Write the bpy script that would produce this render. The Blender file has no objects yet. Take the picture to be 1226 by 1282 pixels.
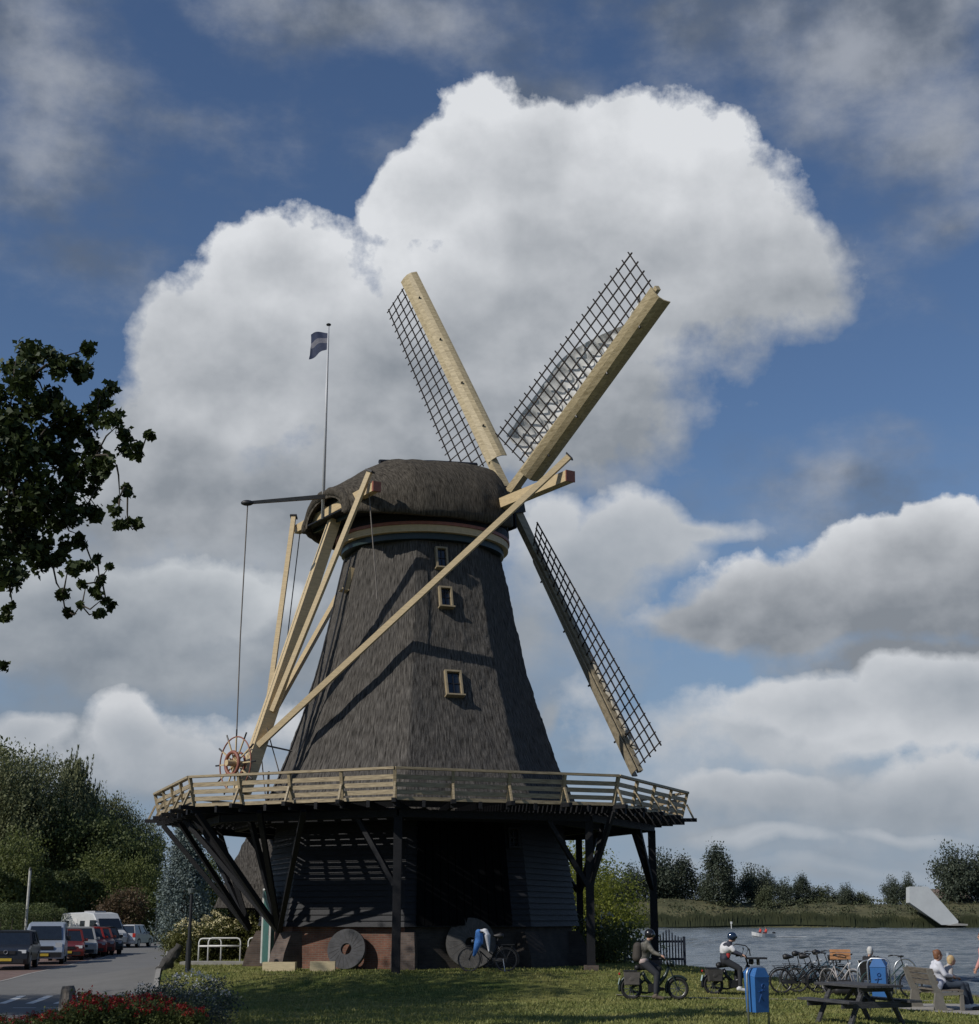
import bpy, math, random
import numpy as np
from mathutils import Vector, Matrix, noise
from math import sin, cos, pi, radians as R, atan2, sqrt, asin
random.seed(7)
SC = bpy.context.scene
COL = SC.collection
# ---------------------------------------------------------------- camera
FPX, HZ, CH, CX, CY = 1850.0, 1147.0, 2.1, 613.0, 641.0
PITCH = math.atan((HZ - CY) / FPX)
cam_d = bpy.data.cameras.new('camera'); cam = bpy.data.objects.new('camera', cam_d); COL.objects.link(cam)
cam.location = (0, 0, CH); cam.rotation_euler = (pi / 2 + PITCH, 0, 0)
cam_d.sensor_fit = 'HORIZONTAL'; cam_d.sensor_width = 36; cam_d.lens = FPX / 1226 * 36
cam_d.clip_start = 0.3; cam_d.clip_end = 6000
SC.camera = cam
SC.view_settings.view_transform = 'Standard'; SC.view_settings.look = 'None'
SC.view_settings.exposure = -0.04; SC.view_settings.gamma = 1
# ---------------------------------------------------------------- sun
SUN_AZ, SUN_EL = R(-56), R(36.5)       # azimuth from -y (behind the camera) toward +x ; negative = camera left
sdir = Vector((sin(SUN_AZ) * cos(SUN_EL), -cos(SUN_AZ) * cos(SUN_EL), sin(SUN_EL)))
sd = bpy.data.lights.new('sun', 'SUN'); sd.energy = 3.6; sd.angle = R(0.55); sd.color = (1, .95, .87)
so = bpy.data.objects.new('sun', sd); COL.objects.link(so); so.location = (-40, -40, 60)
so.rotation_euler = (-sdir).to_track_quat('-Z', 'Y').to_euler()

def raydir(px, py):
    v = (CY - py) / FPX
    return Vector(((px - CX) / FPX, cos(PITCH) - v * sin(PITCH), sin(PITCH) + v * cos(PITCH)))
def at(px, py, Y):
    d = raydir(px, py); return Vector((0, 0, CH)) + d * (Y / d.y)
# ---------------------------------------------------------------- world: Nishita sky + clouds drawn on the sky directions
W = bpy.data.worlds.new('World'); SC.world = W; W.use_nodes = True
nt = W.node_tree; nt.nodes.clear(); N = nt.nodes; L = nt.links
def nd(t, **k):
    n = N.new(t)
    for a, b in k.items(): setattr(n, a, b)
    return n
def mth(op, a, b=None, c=None, clamp=False):
    n = nd('ShaderNodeMath', operation=op, use_clamp=clamp)
    for i, v in enumerate((a, b, c)):
        if v is None: continue
        if isinstance(v, (int, float)): n.inputs[i].default_value = v
        else: L.new(v, n.inputs[i])
    return n.outputs[0]
def mapr(v, a, b, c=0., d=1., smooth=True):
    n = nd('ShaderNodeMapRange', interpolation_type='SMOOTHSTEP' if smooth else 'LINEAR')
    L.new(v, n.inputs[0])
    for i, x in enumerate((a, b, c, d)): n.inputs[i + 1].default_value = x
    return n.outputs[0]
def mixc(fac, a, b):
    n = nd('ShaderNodeMix', data_type='RGBA')
    if isinstance(fac, (int, float)): n.inputs[0].default_value = fac
    else: L.new(fac, n.inputs[0])
    for i, v in ((6, a), (7, b)):
        if isinstance(v, tuple): n.inputs[i].default_value = (*v, 1)
        else: L.new(v, n.inputs[i])
    return n.outputs[2]
geo = nd('ShaderNodeTexCoord')
sep = nd('ShaderNodeSeparateXYZ'); L.new(geo.outputs['Generated'], sep.inputs[0])
AZ = mth('ARCTAN2', sep.outputs[0], sep.outputs[1]); EL = mth('ARCSINE', sep.outputs[2])
comb = nd('ShaderNodeCombineXYZ'); L.new(AZ, comb.inputs[0]); L.new(EL, comb.inputs[1])
P0 = comb.outputs[0]
def pxdir(px, py):
    d = raydir(px, py).normalized(); return atan2(d.x, d.y), asin(d.z)
# domain warp shared
def noise_n(vec, scale, detail=5, rough=.55, off=(0, 0, 0), sc=(1, 1, 1)):
    m = nd('ShaderNodeMapping'); L.new(vec, m.inputs[0]); m.inputs['Location'].default_value = off; m.inputs['Scale'].default_value = sc
    n = nd('ShaderNodeTexNoise'); L.new(m.outputs[0], n.inputs['Vector']); n.inputs['Scale'].default_value = scale
    n.inputs['Detail'].default_value = detail; n.inputs['Roughness'].default_value = rough
    return n
# soft wisps, then cumulus banks back to front: (blobs (px, py, rx, ry, weight), (py where dark, py where bright), tilt, edge softness, dark, bright)
SOFT = [(60, 130, 190, 150, .9), (230, 150, 190, 60, .6), (480, 20, 380, 75, .8), (1060, 50, 280, 130, 1.0), (1190, 160, 150, 130, .9),
        (100, 330, 170, 60, .5), (1180, 270, 130, 45, .7), (1060, 590, 260, 85, .7), (1040, 320, 120, 60, .5), (820, 490, 110, 90, .5), (700, 105, 160, 40, .45), (480, 180, 120, 40, .4)]
BANKS = [
 ([(300, 800, 560, 230, 1.0), (100, 940, 420, 90, .9), (640, 800, 120, 120, .7), (330, 640, 300, 160, .9)], (900, 640), 0, .5, (2.3, 2.7, 3.2), (4.6, 4.9, 5.3)),
 ([(1060, 1010, 460, 90, .8), (980, 920, 280, 80, .75), (1150, 1070, 320, 45, .6), (820, 1090, 300, 30, .5), (740, 880, 90, 80, .3), (900, 1045, 150, 22, .75), (1120, 1040, 170, 20, .75), (1010, 1098, 200, 16, .7), (820, 1010, 120, 22, .6)], (1080, 900), 0, .45, (2.7, 3.15, 3.7), (5.4, 5.7, 6.1)),
 ([(600, 470, 330, 190, 1.15), (320, 470, 165, 150, 1.1), (760, 300, 250, 175, 1.2), (650, 220, 150, 120, 1.1), (930, 330, 130, 115, .95), (230, 570, 130, 150, 1.0), (345, 335, 125, 85, .85), (540, 250, 95, 70, 1.0), (430, 600, 330, 110, .9), (200, 640, 230, 70, .8)], (620, 235), .18, .16, (2.6, 2.88, 3.25), (7.3, 7.5, 7.8)),
 ([(130, 775, 210, 78, 1.1), (260, 757, 150, 70, 1.0), (20, 800, 150, 70, 1.0), (160, 840, 300, 60, .7)], (900, 725), -.1, .2, (2.3, 2.65, 3.1), (6.2, 6.5, 6.8)),
 ([(160, 925, 75, 50, 1.0), (230, 960, 170, 60, .9), (20, 920, 60, 30, .8), (300, 920, 200, 40, .6)], (1010, 890), 0, .25, (2.9, 3.3, 3.8), (6.2, 6.4, 6.7)),
 ([(790, 665, 120, 62, 1.1), (730, 700, 120, 80, 1.0), (880, 655, 90, 26, .7), (690, 650, 60, 60, .8), (690, 900, 18, 34, .9)], (790, 620), 0, .34, (2.9, 3.3, 3.8), (5.9, 6.15, 6.5)),
 ([(1030, 750, 200, 80, 1.15), (1140, 730, 170, 100, 1.2), (910, 780, 140, 42, .95), (1230, 740, 130, 90, 1.1), (1150, 830, 250, 50, .8)], (840, 725), .12, .13, (2.3, 2.55, 2.9), (7.0, 7.2, 7.5)),
 ([(1030, 880, 130, 50, 1.0), (1180, 880, 150, 62, 1.1), (950, 885, 110, 40, .7), (1090, 925, 200, 34, .6)], (940, 850), -.2, .30, (2.7, 3.1, 3.6), (5.9, 6.15, 6.5)),
 ([(950, 995, 115, 30, 1.0), (1180, 985, 120, 42, 1.05), (1080, 1005, 150, 22, .7), (860, 1000, 60, 18, .6)], (1030, 962), 0, .24, (3.0, 3.4, 3.9), (5.6, 5.85, 6.2)),
 ([(960, 1050, 110, 12, .7), (1130, 1040, 90, 10, .7), (1060, 1085, 200, 12, .7), (850, 1075, 70, 9, .7)], (1080, 1050), 0, .6, (3.4, 3.85, 4.4), (4.6, 4.95, 5.4)),
]
def smaxn(a, b):
    n = nd('ShaderNodeMath', operation='SMOOTH_MAX'); n.inputs[2].default_value = .12; L.new(a, n.inputs[0]); L.new(b, n.inputs[1]); return n.outputs[0]
def vadd(a, b): n = nd('ShaderNodeVectorMath', operation='ADD'); L.new(a, n.inputs[0]); L.new(b, n.inputs[1]); return n.outputs[0]
wn = noise_n(P0, 9, 3, .5); wm = nd('ShaderNodeVectorMath', operation='SUBTRACT'); L.new(wn.outputs['Color'], wm.inputs[0]); wm.inputs[1].default_value = (.5, .5, .5)
ws = nd('ShaderNodeVectorMath', operation='SCALE'); L.new(wm.outputs[0], ws.inputs[0]); ws.inputs['Scale'].default_value = .055
PW = vadd(P0, ws.outputs[0])
def blobs(bl):
    acc = None
    for (px, py, rx, ry, w) in bl:
        az, el = pxdir(px, py); mp = nd('ShaderNodeMapping', vector_type='TEXTURE'); mp.inputs['Location'].default_value = (az, el, 0)
        mp.inputs['Scale'].default_value = (rx / FPX * 1.2 / cos(el), ry / FPX * 1.2, 1e3); L.new(PW, mp.inputs[0])
        gr = nd('ShaderNodeTexGradient', gradient_type='SPHERICAL'); L.new(mp.outputs[0], gr.inputs[0]); m = mth('MULTIPLY', gr.outputs['Fac'], w)
        acc = m if acc is None else smaxn(acc, m)
    return acc
def pyel(py): return pxdir(613, py)[1]
nA = noise_n(P0, 10, 8, .55, (3.1, 2.2, 0), (1, 1.25, 1)).outputs['Fac']
nB = noise_n(P0, 10, 5, .52, (3.1 + .010, 2.2 - .022, 0), (1, 1.25, 1)).outputs['Fac']
nW = noise_n(P0, 6, 8, .6, (9.3, 5.2, 0), (1, 1.7, 1)).outputs['Fac']
nF = noise_n(P0, 40, 6, .6, (1.3, 7.2, 0)).outputs['Fac']
billow = mth('SUBTRACT', nA, nB)
nC = mth('ADD', mth('MULTIPLY', nA, .85), mth('MULTIPLY', nF, .36))
sky = nd('ShaderNodeTexSky', sky_type='NISHITA', sun_disc=False)
sky.sun_elevation = SUN_EL; sky.sun_rotation = atan2(sdir.x, sdir.y)
sky.air_density = 1.0; sky.dust_density = .3; sky.ozone_density = 2.0
bt = nd('ShaderNodeMix', data_type='RGBA', blend_type='MULTIPLY'); bt.inputs[0].default_value = 1
L.new(sky.outputs[0], bt.inputs[6]); bt.inputs[7].default_value = (.62, .69, .80, 1)
c = mixc(mapr(EL, .0, .34, .88, 0), bt.outputs[2], (2.15, 2.95, 4.15))
s0 = mth('ADD', blobs(SOFT), mth('MULTIPLY', mth('SUBTRACT', nW, .5), 2.3))
sc_ = mixc(mapr(nA, .35, .68), (1.25, 1.5, 1.9), (3.9, 4.15, 4.6))
c = mixc(mapr(s0, .05, .95, 0, .82), c, sc_)
for bl, (pd, pb), tilt, soft, dk, br in BANKS:
    bb = blobs(bl)
    d = mth('ADD', mth('MULTIPLY', bb, 1.5), mth('MULTIPLY', mth('MULTIPLY', mth('SUBTRACT', nC, .60), 1.55), mapr(bb, .0, .14)))
    tv = mth('ADD', EL, mth('MULTIPLY', AZ, -tilt))
    top = mapr(tv, pyel(pd), pyel(pb), 0, 1, False)
    al = mth('DIVIDE', mth('SUBTRACT', d, .30), mth('ADD', mth('MULTIPLY', mth('SUBTRACT', 1.0, top), .38), soft), clamp=True)
    rimf = mapr(d, .30, 1.5, 1, .55)
    lit = mth('ADD', mth('MULTIPLY', mth('MULTIPLY', top, rimf), .95), mth('MULTIPLY', billow, 1.45))
    lit = mth('ADD', lit, mth('MULTIPLY', mth('SUBTRACT', nA, .5), -.45))
    c = mixc(al, c, mixc(mapr(lit, -.02, .92, 0, 1, False), dk, br))
c = mixc(mapr(EL, -.02, .07, .5, 0), c, (4.0, 4.5, 5.1))
bg = nd('ShaderNodeBackground'); bg.inputs['Strength'].default_value = .10; L.new(c, bg.inputs[0])
ow = nd('ShaderNodeOutputWorld'); L.new(bg.outputs[0], ow.inputs[0])
W.cycles.sampling_method = 'MANUAL'; W.cycles.sample_map_resolution = 512
#SECTION2
# ---------------------------------------------------------------- materials
def lin(c):
    return tuple((x / 12.92 if x <= .04045 else ((x + .055) / 1.055) ** 2.4) for x in (v / 255 for v in c))
_M = {}
def mat(name, col, rough=.7, var=.25, scale=6., bump=0., bscale=None, metal=0., stretch=(1, 1, 1), col2=None, spec=.5, coord='UV', detail=5, emit=0, hue=None, transl=0, bdist=.02):
    if name in _M: return _M[name]
    m = bpy.data.materials.new(name); m.use_nodes = True; t = m.node_tree; n = t.nodes; l = t.links
    b = n['Principled BSDF']; b.inputs['Roughness'].default_value = rough; b.inputs['Metallic'].default_value = metal
    b.inputs['Specular IOR Level'].default_value = spec
    tc = n.new('ShaderNodeTexCoord'); mp = n.new('ShaderNodeMapping'); mp.inputs['Scale'].default_value = stretch
    l.new(tc.outputs[coord], mp.inputs[0])
    nz = n.new('ShaderNodeTexNoise'); nz.inputs['Scale'].default_value = scale; nz.inputs['Detail'].default_value = detail; nz.inputs['Roughness'].default_value = .6
    l.new(mp.outputs[0], nz.inputs['Vector'])
    cr = n.new('ShaderNodeValToRGB'); cr.color_ramp.elements[0].position = .3; cr.color_ramp.elements[1].position = .7
    a = tuple(max(0, x * (1 - var)) for x in col); c2 = col2 if col2 else tuple(min(1, x * (1 + var)) for x in col)
    cr.color_ramp.elements[0].color = (*a, 1); cr.color_ramp.elements[1].color = (*c2, 1)
    l.new(nz.outputs['Fac'], cr.inputs[0]); l.new(cr.outputs[0], b.inputs['Base Color'])
    if bump:
        bp = n.new('ShaderNodeBump'); bp.inputs['Strength'].default_value = bump; bp.inputs['Distance'].default_value = bdist
        if bscale:
            n2 = n.new('ShaderNodeTexNoise'); n2.inputs['Scale'].default_value = bscale; n2.inputs['Detail'].default_value = 7; n2.inputs['Roughness'].default_value = .7
            l.new(mp.outputs[0], n2.inputs['Vector']); l.new(n2.outputs['Fac'], bp.inputs['Height'])
        else: l.new(nz.outputs['Fac'], bp.inputs['Height'])
        l.new(bp.outputs[0], b.inputs['Normal'])
    if transl:
        tr = n.new('ShaderNodeBsdfTranslucent'); l.new(cr.outputs[0], tr.inputs[0]); ms = n.new('ShaderNodeMixShader'); ms.inputs[0].default_value = transl
        l.new(b.outputs[0], ms.inputs[1]); l.new(tr.outputs[0], ms.inputs[2]); l.new(ms.outputs[0], n['Material Output'].inputs[0])
    _M[name] = m; return m
def brick_mat(name, c1, c2, mortar, bump=.4):
    m = bpy.data.materials.new(name); m.use_nodes = True; n = m.node_tree.nodes; l = m.node_tree.links; b = n['Principled BSDF']; b.inputs['Roughness'].default_value = .9
    tc = n.new('ShaderNodeTexCoord'); br = n.new('ShaderNodeTexBrick'); l.new(tc.outputs['UV'], br.inputs['Vector'])
    br.inputs['Scale'].default_value = 1; br.inputs['Brick Width'].default_value = .22; br.inputs['Row Height'].default_value = .065; br.inputs['Mortar Size'].default_value = .007
    br.inputs['Color1'].default_value = (*c1, 1); br.inputs['Color2'].default_value = (*c2, 1); br.inputs['Mortar'].default_value = (*mortar, 1)
    nz = n.new('ShaderNodeTexNoise'); nz.inputs['Scale'].default_value = 1.7; nz.inputs['Detail'].default_value = 6; l.new(tc.outputs['UV'], nz.inputs['Vector'])
    mx = n.new('ShaderNodeMix'); mx.data_type = 'RGBA'; mx.blend_type = 'MULTIPLY'; mx.inputs[0].default_value = .8
    cr = n.new('ShaderNodeValToRGB'); cr.color_ramp.elements[0].position = .35; cr.color_ramp.elements[1].position = .65; cr.color_ramp.elements[0].color = (.45, .43, .42, 1)
    l.new(nz.outputs['Fac'], cr.inputs[0]); l.new(br.outputs['Color'], mx.inputs[6]); l.new(cr.outputs[0], mx.inputs[7]); l.new(mx.outputs[2], b.inputs['Base Color'])
    bp = n.new('ShaderNodeBump'); bp.inputs['Strength'].default_value = bump; bp.inputs['Distance'].default_value = .01; bp.invert = True
    l.new(br.outputs['Fac'], bp.inputs['Height']); l.new(bp.outputs[0], b.inputs['Normal']); _M[name] = m; return m
cream = mat('cream_paint', (.50, .385, .22), .55, .16, 3, .15, 20, stretch=(1, 6, 1))
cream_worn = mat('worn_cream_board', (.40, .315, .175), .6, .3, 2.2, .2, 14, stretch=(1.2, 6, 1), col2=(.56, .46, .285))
cream_dark = mat('darker_cream_board', (.26, .22, .15), .65, .3, 2.2, .2, 14, stretch=(1.5, 3, 1), col2=(.38, .32, .22))  # darker, greyer board tone used on the lower right sail
rail_m = mat('rail_cream', (.24, .185, .11), .6, .35, 3, .1, stretch=(1, 8, 1), col2=(.42, .34, .215))
tar = mat('tarred_wood', (.0075, .008, .0105), .6, .5, 5, .5, 30, stretch=(1, 12, 1), spec=.25)
tarb = mat('tarred_boards', (.014, .015, .019), .62, .4, 3, .4, 25, stretch=(1, 10, 1), spec=.35)
shadow_black = mat('gallery_shadow_black', (.0022, .0024, .0032), .9, .3, 4, .1, spec=.1)  # tarred wall colour with the gallery's shadow painted in
lattice_m = mat('dark_lattice', (.030, .022, .018), .7, .4, 6)
black_m = mat('black_iron', (.012, .012, .014), .5, .3, 9)
thatch = mat('weathered_thatch', (.022, .020, .018), .95, .45, 1.9, 1., 3.4, stretch=(11, 1.3, 1), col2=(.165, .152, .138), detail=12, spec=.1, bdist=.05)
thatch_cap = mat('cap_thatch', (.034, .029, .023), .95, .45, 2.1, 1., 3.6, stretch=(10, 1.6, 1), col2=(.130, .114, .092), detail=10, spec=.1, bdist=.05)
brick = brick_mat('red_brick', (.19, .078, .047), (.13, .055, .038), (.15, .125, .10))
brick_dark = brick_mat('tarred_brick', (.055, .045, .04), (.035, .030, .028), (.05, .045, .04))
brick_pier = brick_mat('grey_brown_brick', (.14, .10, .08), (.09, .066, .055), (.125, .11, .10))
redpaint = mat('red_paint', (.24, .085, .055), .55, .2, 6)
green_m = mat('green_paint', (.008, .022, .022), .45, .2, 5)
glass = mat('dark_glass', (.012, .016, .022), .08, .2, 3, spec=.9)
white_m = mat('white_paint', (.62, .62, .60), .5, .12, 6)
steel = mat('galvanised_steel', (.42, .44, .46), .38, .2, 12, metal=.8)
sailcloth = mat('white_sailcloth', (.78, .78, .77), .8, .1, 4, .2, transl=.15)
rope_m = mat('rope', (.16, .14, .12), .8, .2, 20)
stone_m = mat('grey_millstone', (.062, .062, .066), .9, .3, 5, .5, 40)
stone_l = mat('pale_millstone', (.075, .072, .070), .9, .3, 5, .5, 40)
timber = mat('pale_timber', (.52, .43, .27), .7, .2, 3, .2, 18, stretch=(1, 8, 1))
# ---------------------------------------------------------------- mesh builder
class MB:
    def __init__(s): s.v = []; s.f = []; s.m = []
    def add(s, vs, fs, mi=0):
        o = len(s.v); s.v += [tuple(v) for v in vs]; s.f += [tuple(i + o for i in f) for f in fs]; s.m += [mi] * len(fs); return s
    def box(s, c, size, mx=None, mi=0):
        hx, hy, hz_ = size[0] / 2, size[1] / 2, size[2] / 2; c = Vector(c)
        vs = [Vector((x, y, z)) for z in (-hz_, hz_) for y in (-hy, hy) for x in (-hx, hx)]
        vs = [(mx @ v if mx else v) + c for v in vs]
        return s.add(vs, [(0, 2, 3, 1), (4, 5, 7, 6), (0, 1, 5, 4), (2, 6, 7, 3), (0, 4, 6, 2), (1, 3, 7, 5)], mi)
    def beam(s, p, q, w, h, up=(0, 0, 1), w2=None, h2=None, mi=0):
        p, q = Vector(p), Vector(q); d = (q - p).normalized(); up = Vector(up)
        if abs(d.dot(up)) > .98: up = Vector((1, 0, 0)) if abs(d.x) < .9 else Vector((0, 1, 0))
        x = d.cross(up).normalized(); y = x.cross(d).normalized(); w2 = w if w2 is None else w2; h2 = h if h2 is None else h2
        vs = [p + x * a * w / 2 + y * b * h / 2 for a, b in ((-1, -1), (1, -1), (1, 1), (-1, 1))] + [q + x * a * w2 / 2 + y * b * h2 / 2 for a, b in ((-1, -1), (1, -1), (1, 1), (-1, 1))]
        return s.add(vs, [(3, 2, 1, 0), (4, 5, 6, 7), (0, 1, 5, 4), (1, 2, 6, 5), (2, 3, 7, 6), (3, 0, 4, 7)], mi)
    def tube(s, pts, r, n=8, cap=True, mi=0, closed=False):
        pts = [Vector(p) for p in pts]; k = len(pts); rs = r if isinstance(r, (list, tuple)) else [r] * k
        vs = []; px = None
        for i, p in enumerate(pts):
            if closed: d = pts[(i + 1) % k] - pts[i - 1]
            else: d = pts[min(i + 1, k - 1)] - pts[max(i - 1, 0)]
            d.normalize()
            if px is None:
                u = Vector((0, 0, 1)) if abs(d.z) < .9 else Vector((1, 0, 0)); px = d.cross(u).normalized()
            else: px = (px - d * px.dot(d)).normalized()
            py = d.cross(px)
            vs += [p + (px * cos(2 * pi * j / n) + py * sin(2 * pi * j / n)) * rs[i] for j in range(n)]
        fs = []; m = k if closed else k - 1
        for i in range(m):
            a, b = i * n, ((i + 1) % k) * n
            fs += [(a + j, a + (j + 1) % n, b + (j + 1) % n, b + j) for j in range(n)]
        if cap and not closed: fs += [tuple(range(n - 1, -1, -1)), tuple(range((k - 1) * n, k * n))]
        return s.add(vs, fs, mi)
    def ring(s, c, r, tr, axis=(0, 1, 0), n=28, m=6, a0=0, a1=2 * pi, mi=0):
        ax = Vector(axis).normalized(); u = ax.orthogonal().normalized() if abs(ax.z) > .9 else ax.cross(Vector((0, 0, 1))).normalized(); w = ax.cross(u)
        full = abs(a1 - a0 - 2 * pi) < 1e-6
        pts = [Vector(c) + (u * cos(a0 + (a1 - a0) * i / (n if full else n - 1)) + w * sin(a0 + (a1 - a0) * i / (n if full else n - 1))) * r for i in range(n)]
        return s.tube(pts, tr, m, mi=mi, closed=full)
    def cyl(s, p, q, r, n=20, r2=None, mi=0): return s.tube([p, q], [r, r if r2 is None else r2], n, mi=mi)
    def loft(s, rings, closed=True, caps=True, mi=0):
        n = len(rings[0]); vs = [v for r_ in rings for v in r_]; fs = []
        for i in range(len(rings) - 1):
            for j in range(n if closed else n - 1):
                fs.append((i * n + j, i * n + (j + 1) % n, (i + 1) * n + (j + 1) % n, (i + 1) * n + j))
        if caps: fs += [tuple(range(n - 1, -1, -1)), tuple((len(rings) - 1) * n + j for j in range(n))]
        return s.add(vs, fs, mi)
    def prism(s, poly, o, ax, ay, th, mi=0):
        """poly in plane (ax, ay) through o, thickness th along ax x ay, centred"""
        o, ax, ay = Vector(o), Vector(ax).normalized(), Vector(ay).normalized(); nn = ax.cross(ay).normalized()
        r1 = [o + ax * x + ay * y - nn * th / 2 for x, y in poly]; r2 = [o + ax * x + ay * y + nn * th / 2 for x, y in poly]
        return s.loft([r1, r2], mi=mi)
    def ell(s, c, r, n=16, k=10, mx=None, mi=0):
        c = Vector(c); r = (r, r, r) if isinstance(r, (int, float)) else r; vs = []
        for i in range(1, k):
            t = pi * i / k
            for j in range(n):
                a = 2 * pi * j / n; v = Vector((r[0] * sin(t) * cos(a), r[1] * sin(t) * sin(a), r[2] * cos(t))); vs.append(c + (mx @ v if mx else v))
        top = Vector((0, 0, r[2])); bot = -top
        vs += [c + (mx @ top if mx else top), c + (mx @ bot if mx else bot)]; fs = []
        for i in range(k - 2):
            for j in range(n): fs.append((i * n + j, (i + 1) * n + j, (i + 1) * n + (j + 1) % n, i * n + (j + 1) % n))
        T = (k - 1) * n
        for j in range(n): fs += [(T, j, (j + 1) % n), (T + 1, (k - 2) * n + (j + 1) % n, (k - 2) * n + j)]
        return s.add(vs, fs, mi)
    def cap(s, p, q, r1, r2, n=14):
        """tapered capsule"""
        p, q = Vector(p), Vector(q); d = (q - p); ln = d.length; d = d.normalized() if ln > 1e-6 else Vector((0, 0, 1))
        pts = []; rs = []
        for i in range(5): a = pi / 2 * (1 - i / 4.0) * .999; pts.append(p - d * r1 * sin(a)); rs.append(max(r1 * cos(a), 1e-3))
        for i in range(5): a = pi / 2 * (i / 4.0) * .999; pts.append(q + d * r2 * sin(a)); rs.append(max(r2 * cos(a), 1e-3))
        return s.tube(pts, rs, n)
    def build(s, name, m, parent=None, smooth=False, uvs=1.0, loc=None):
        me = bpy.data.meshes.new(name); me.from_pydata(s.v, [], s.f)
        ms = m if isinstance(m, (list, tuple)) else [m]
        for x in ms: me.materials.append(x)
        if len(ms) > 1: me.polygons.foreach_set('material_index', s.m)
        me.update(); auto_uv(me)
        if smooth: me.polygons.foreach_set('use_smooth', [True] * len(me.polygons))
        o = bpy.data.objects.new(name, me); COL.objects.link(o)
        if parent: o.parent = parent
        if loc is not None: o.location = loc
        return o
def auto_uv(me):
    nl = len(me.loops)
    if nl == 0: return
    uvl = me.uv_layers.new(name='UVMap')
    co = np.empty(len(me.vertices) * 3, np.float32); me.vertices.foreach_get('co', co); co = co.reshape(-1, 3)
    lv = np.empty(nl, np.int32); me.loops.foreach_get('vertex_index', lv)
    npoly = len(me.polygons); pn = np.empty(npoly * 3, np.float32); me.polygons.foreach_get('normal', pn); pn = pn.reshape(-1, 3)
    lt = np.empty(npoly, np.int32); me.polygons.foreach_get('loop_total', lt); ln = np.repeat(pn, lt, axis=0)
    t = np.stack([-ln[:, 1], ln[:, 0], np.zeros(nl)], 1); tl = np.linalg.norm(t, axis=1); bad = tl < .02; t[bad] = (1, 0, 0); tl[bad] = 1; t /= tl[:, None]
    b = np.cross(ln, t); p = co[lv]
    uv = np.stack([(p * t).sum(1), (p * b).sum(1)], 1).astype(np.float32).ravel(); uvl.data.foreach_set('uv', uv)
def fastmesh(name, verts, nper, m, parent=None, loc=None, uv=False):
    """verts (N,nper,3) -> separate faces"""
    verts = np.asarray(verts, np.float32); n = verts.shape[0]
    me = bpy.data.meshes.new(name); me.vertices.add(n * nper); me.vertices.foreach_set('co', verts.ravel())
    me.loops.add(n * nper); me.loops.foreach_set('vertex_index', np.arange(n * nper, dtype=np.int32))
    me.polygons.add(n); me.polygons.foreach_set('loop_start', np.arange(0, n * nper, nper, dtype=np.int32)); me.polygons.foreach_set('loop_total', np.full(n, nper, np.int32))
    for x in (m if isinstance(m, (list, tuple)) else [m]): me.materials.append(x)
    me.update(calc_edges=True)
    o = bpy.data.objects.new(name, me); COL.objects.link(o)
    if parent: o.parent = parent
    if loc is not None: o.location = loc
    return o
def tag(o, label, cat, group=None, kind=None):
    if kind: o['kind'] = kind
    if label: o['label'] = label
    if cat: o['category'] = cat
    if group: o['group'] = group
    return o
def thing(name, label, cat, loc=(0, 0, 0), rz=0., group=None):
    o = bpy.data.objects.new(name, None); COL.objects.link(o); o.location = loc; o.rotation_euler = (0, 0, rz); o.empty_display_size = .2
    return tag(o, label, cat, group)
def copy_tree(o, parent=None):
    c = o.copy(); COL.objects.link(c); c.parent = parent
    for ch in list(o.children): copy_tree(ch, c)
    return c
def sm(x): x = max(0., min(1., x)); return x * x * (3 - 2 * x)
MC = Vector((-2.42, 52.0, 0))
def gz(x, y):
    r = sqrt((x - MC.x) ** 2 + (y - MC.y) ** 2)
    z = .5 * (1 - sm((r - 8.3) / 5.0))
    z += .03 * sin(x * .31 + y * .17) + .025 * sin(y * .43 - x * .12)
    return z
def gpt(px, Y, dz=0.):
    x = (px - CX) / FPX * Y * cos(PITCH); x = (px - CX) / FPX * (Y * cos(PITCH) + (gz(x, Y) - CH) * sin(PITCH))
    return Vector((x, Y, gz(x, Y) + dz))

# ================================================================ WINDMILL
G0 = .5                         # ground level at the mill
mill = thing('windmill', 'tall thatched octagonal windmill with wooden gallery and cream sails, one with white cloth', 'windmill', (MC.x, MC.y, 0))
PH = -1.8
def oc(k, r, z=0.): a = R(PH + 45 * k); return Vector((r * sin(a), -r * cos(a), z))
def pol(adeg, r, z=0.): a = R(adeg); return Vector((r * sin(a), -r * cos(a), z))
cosh_ = cos(pi / 8)
cream_frame = mat('window_cream', (.28, .225, .14), .6, .2, 4)
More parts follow.
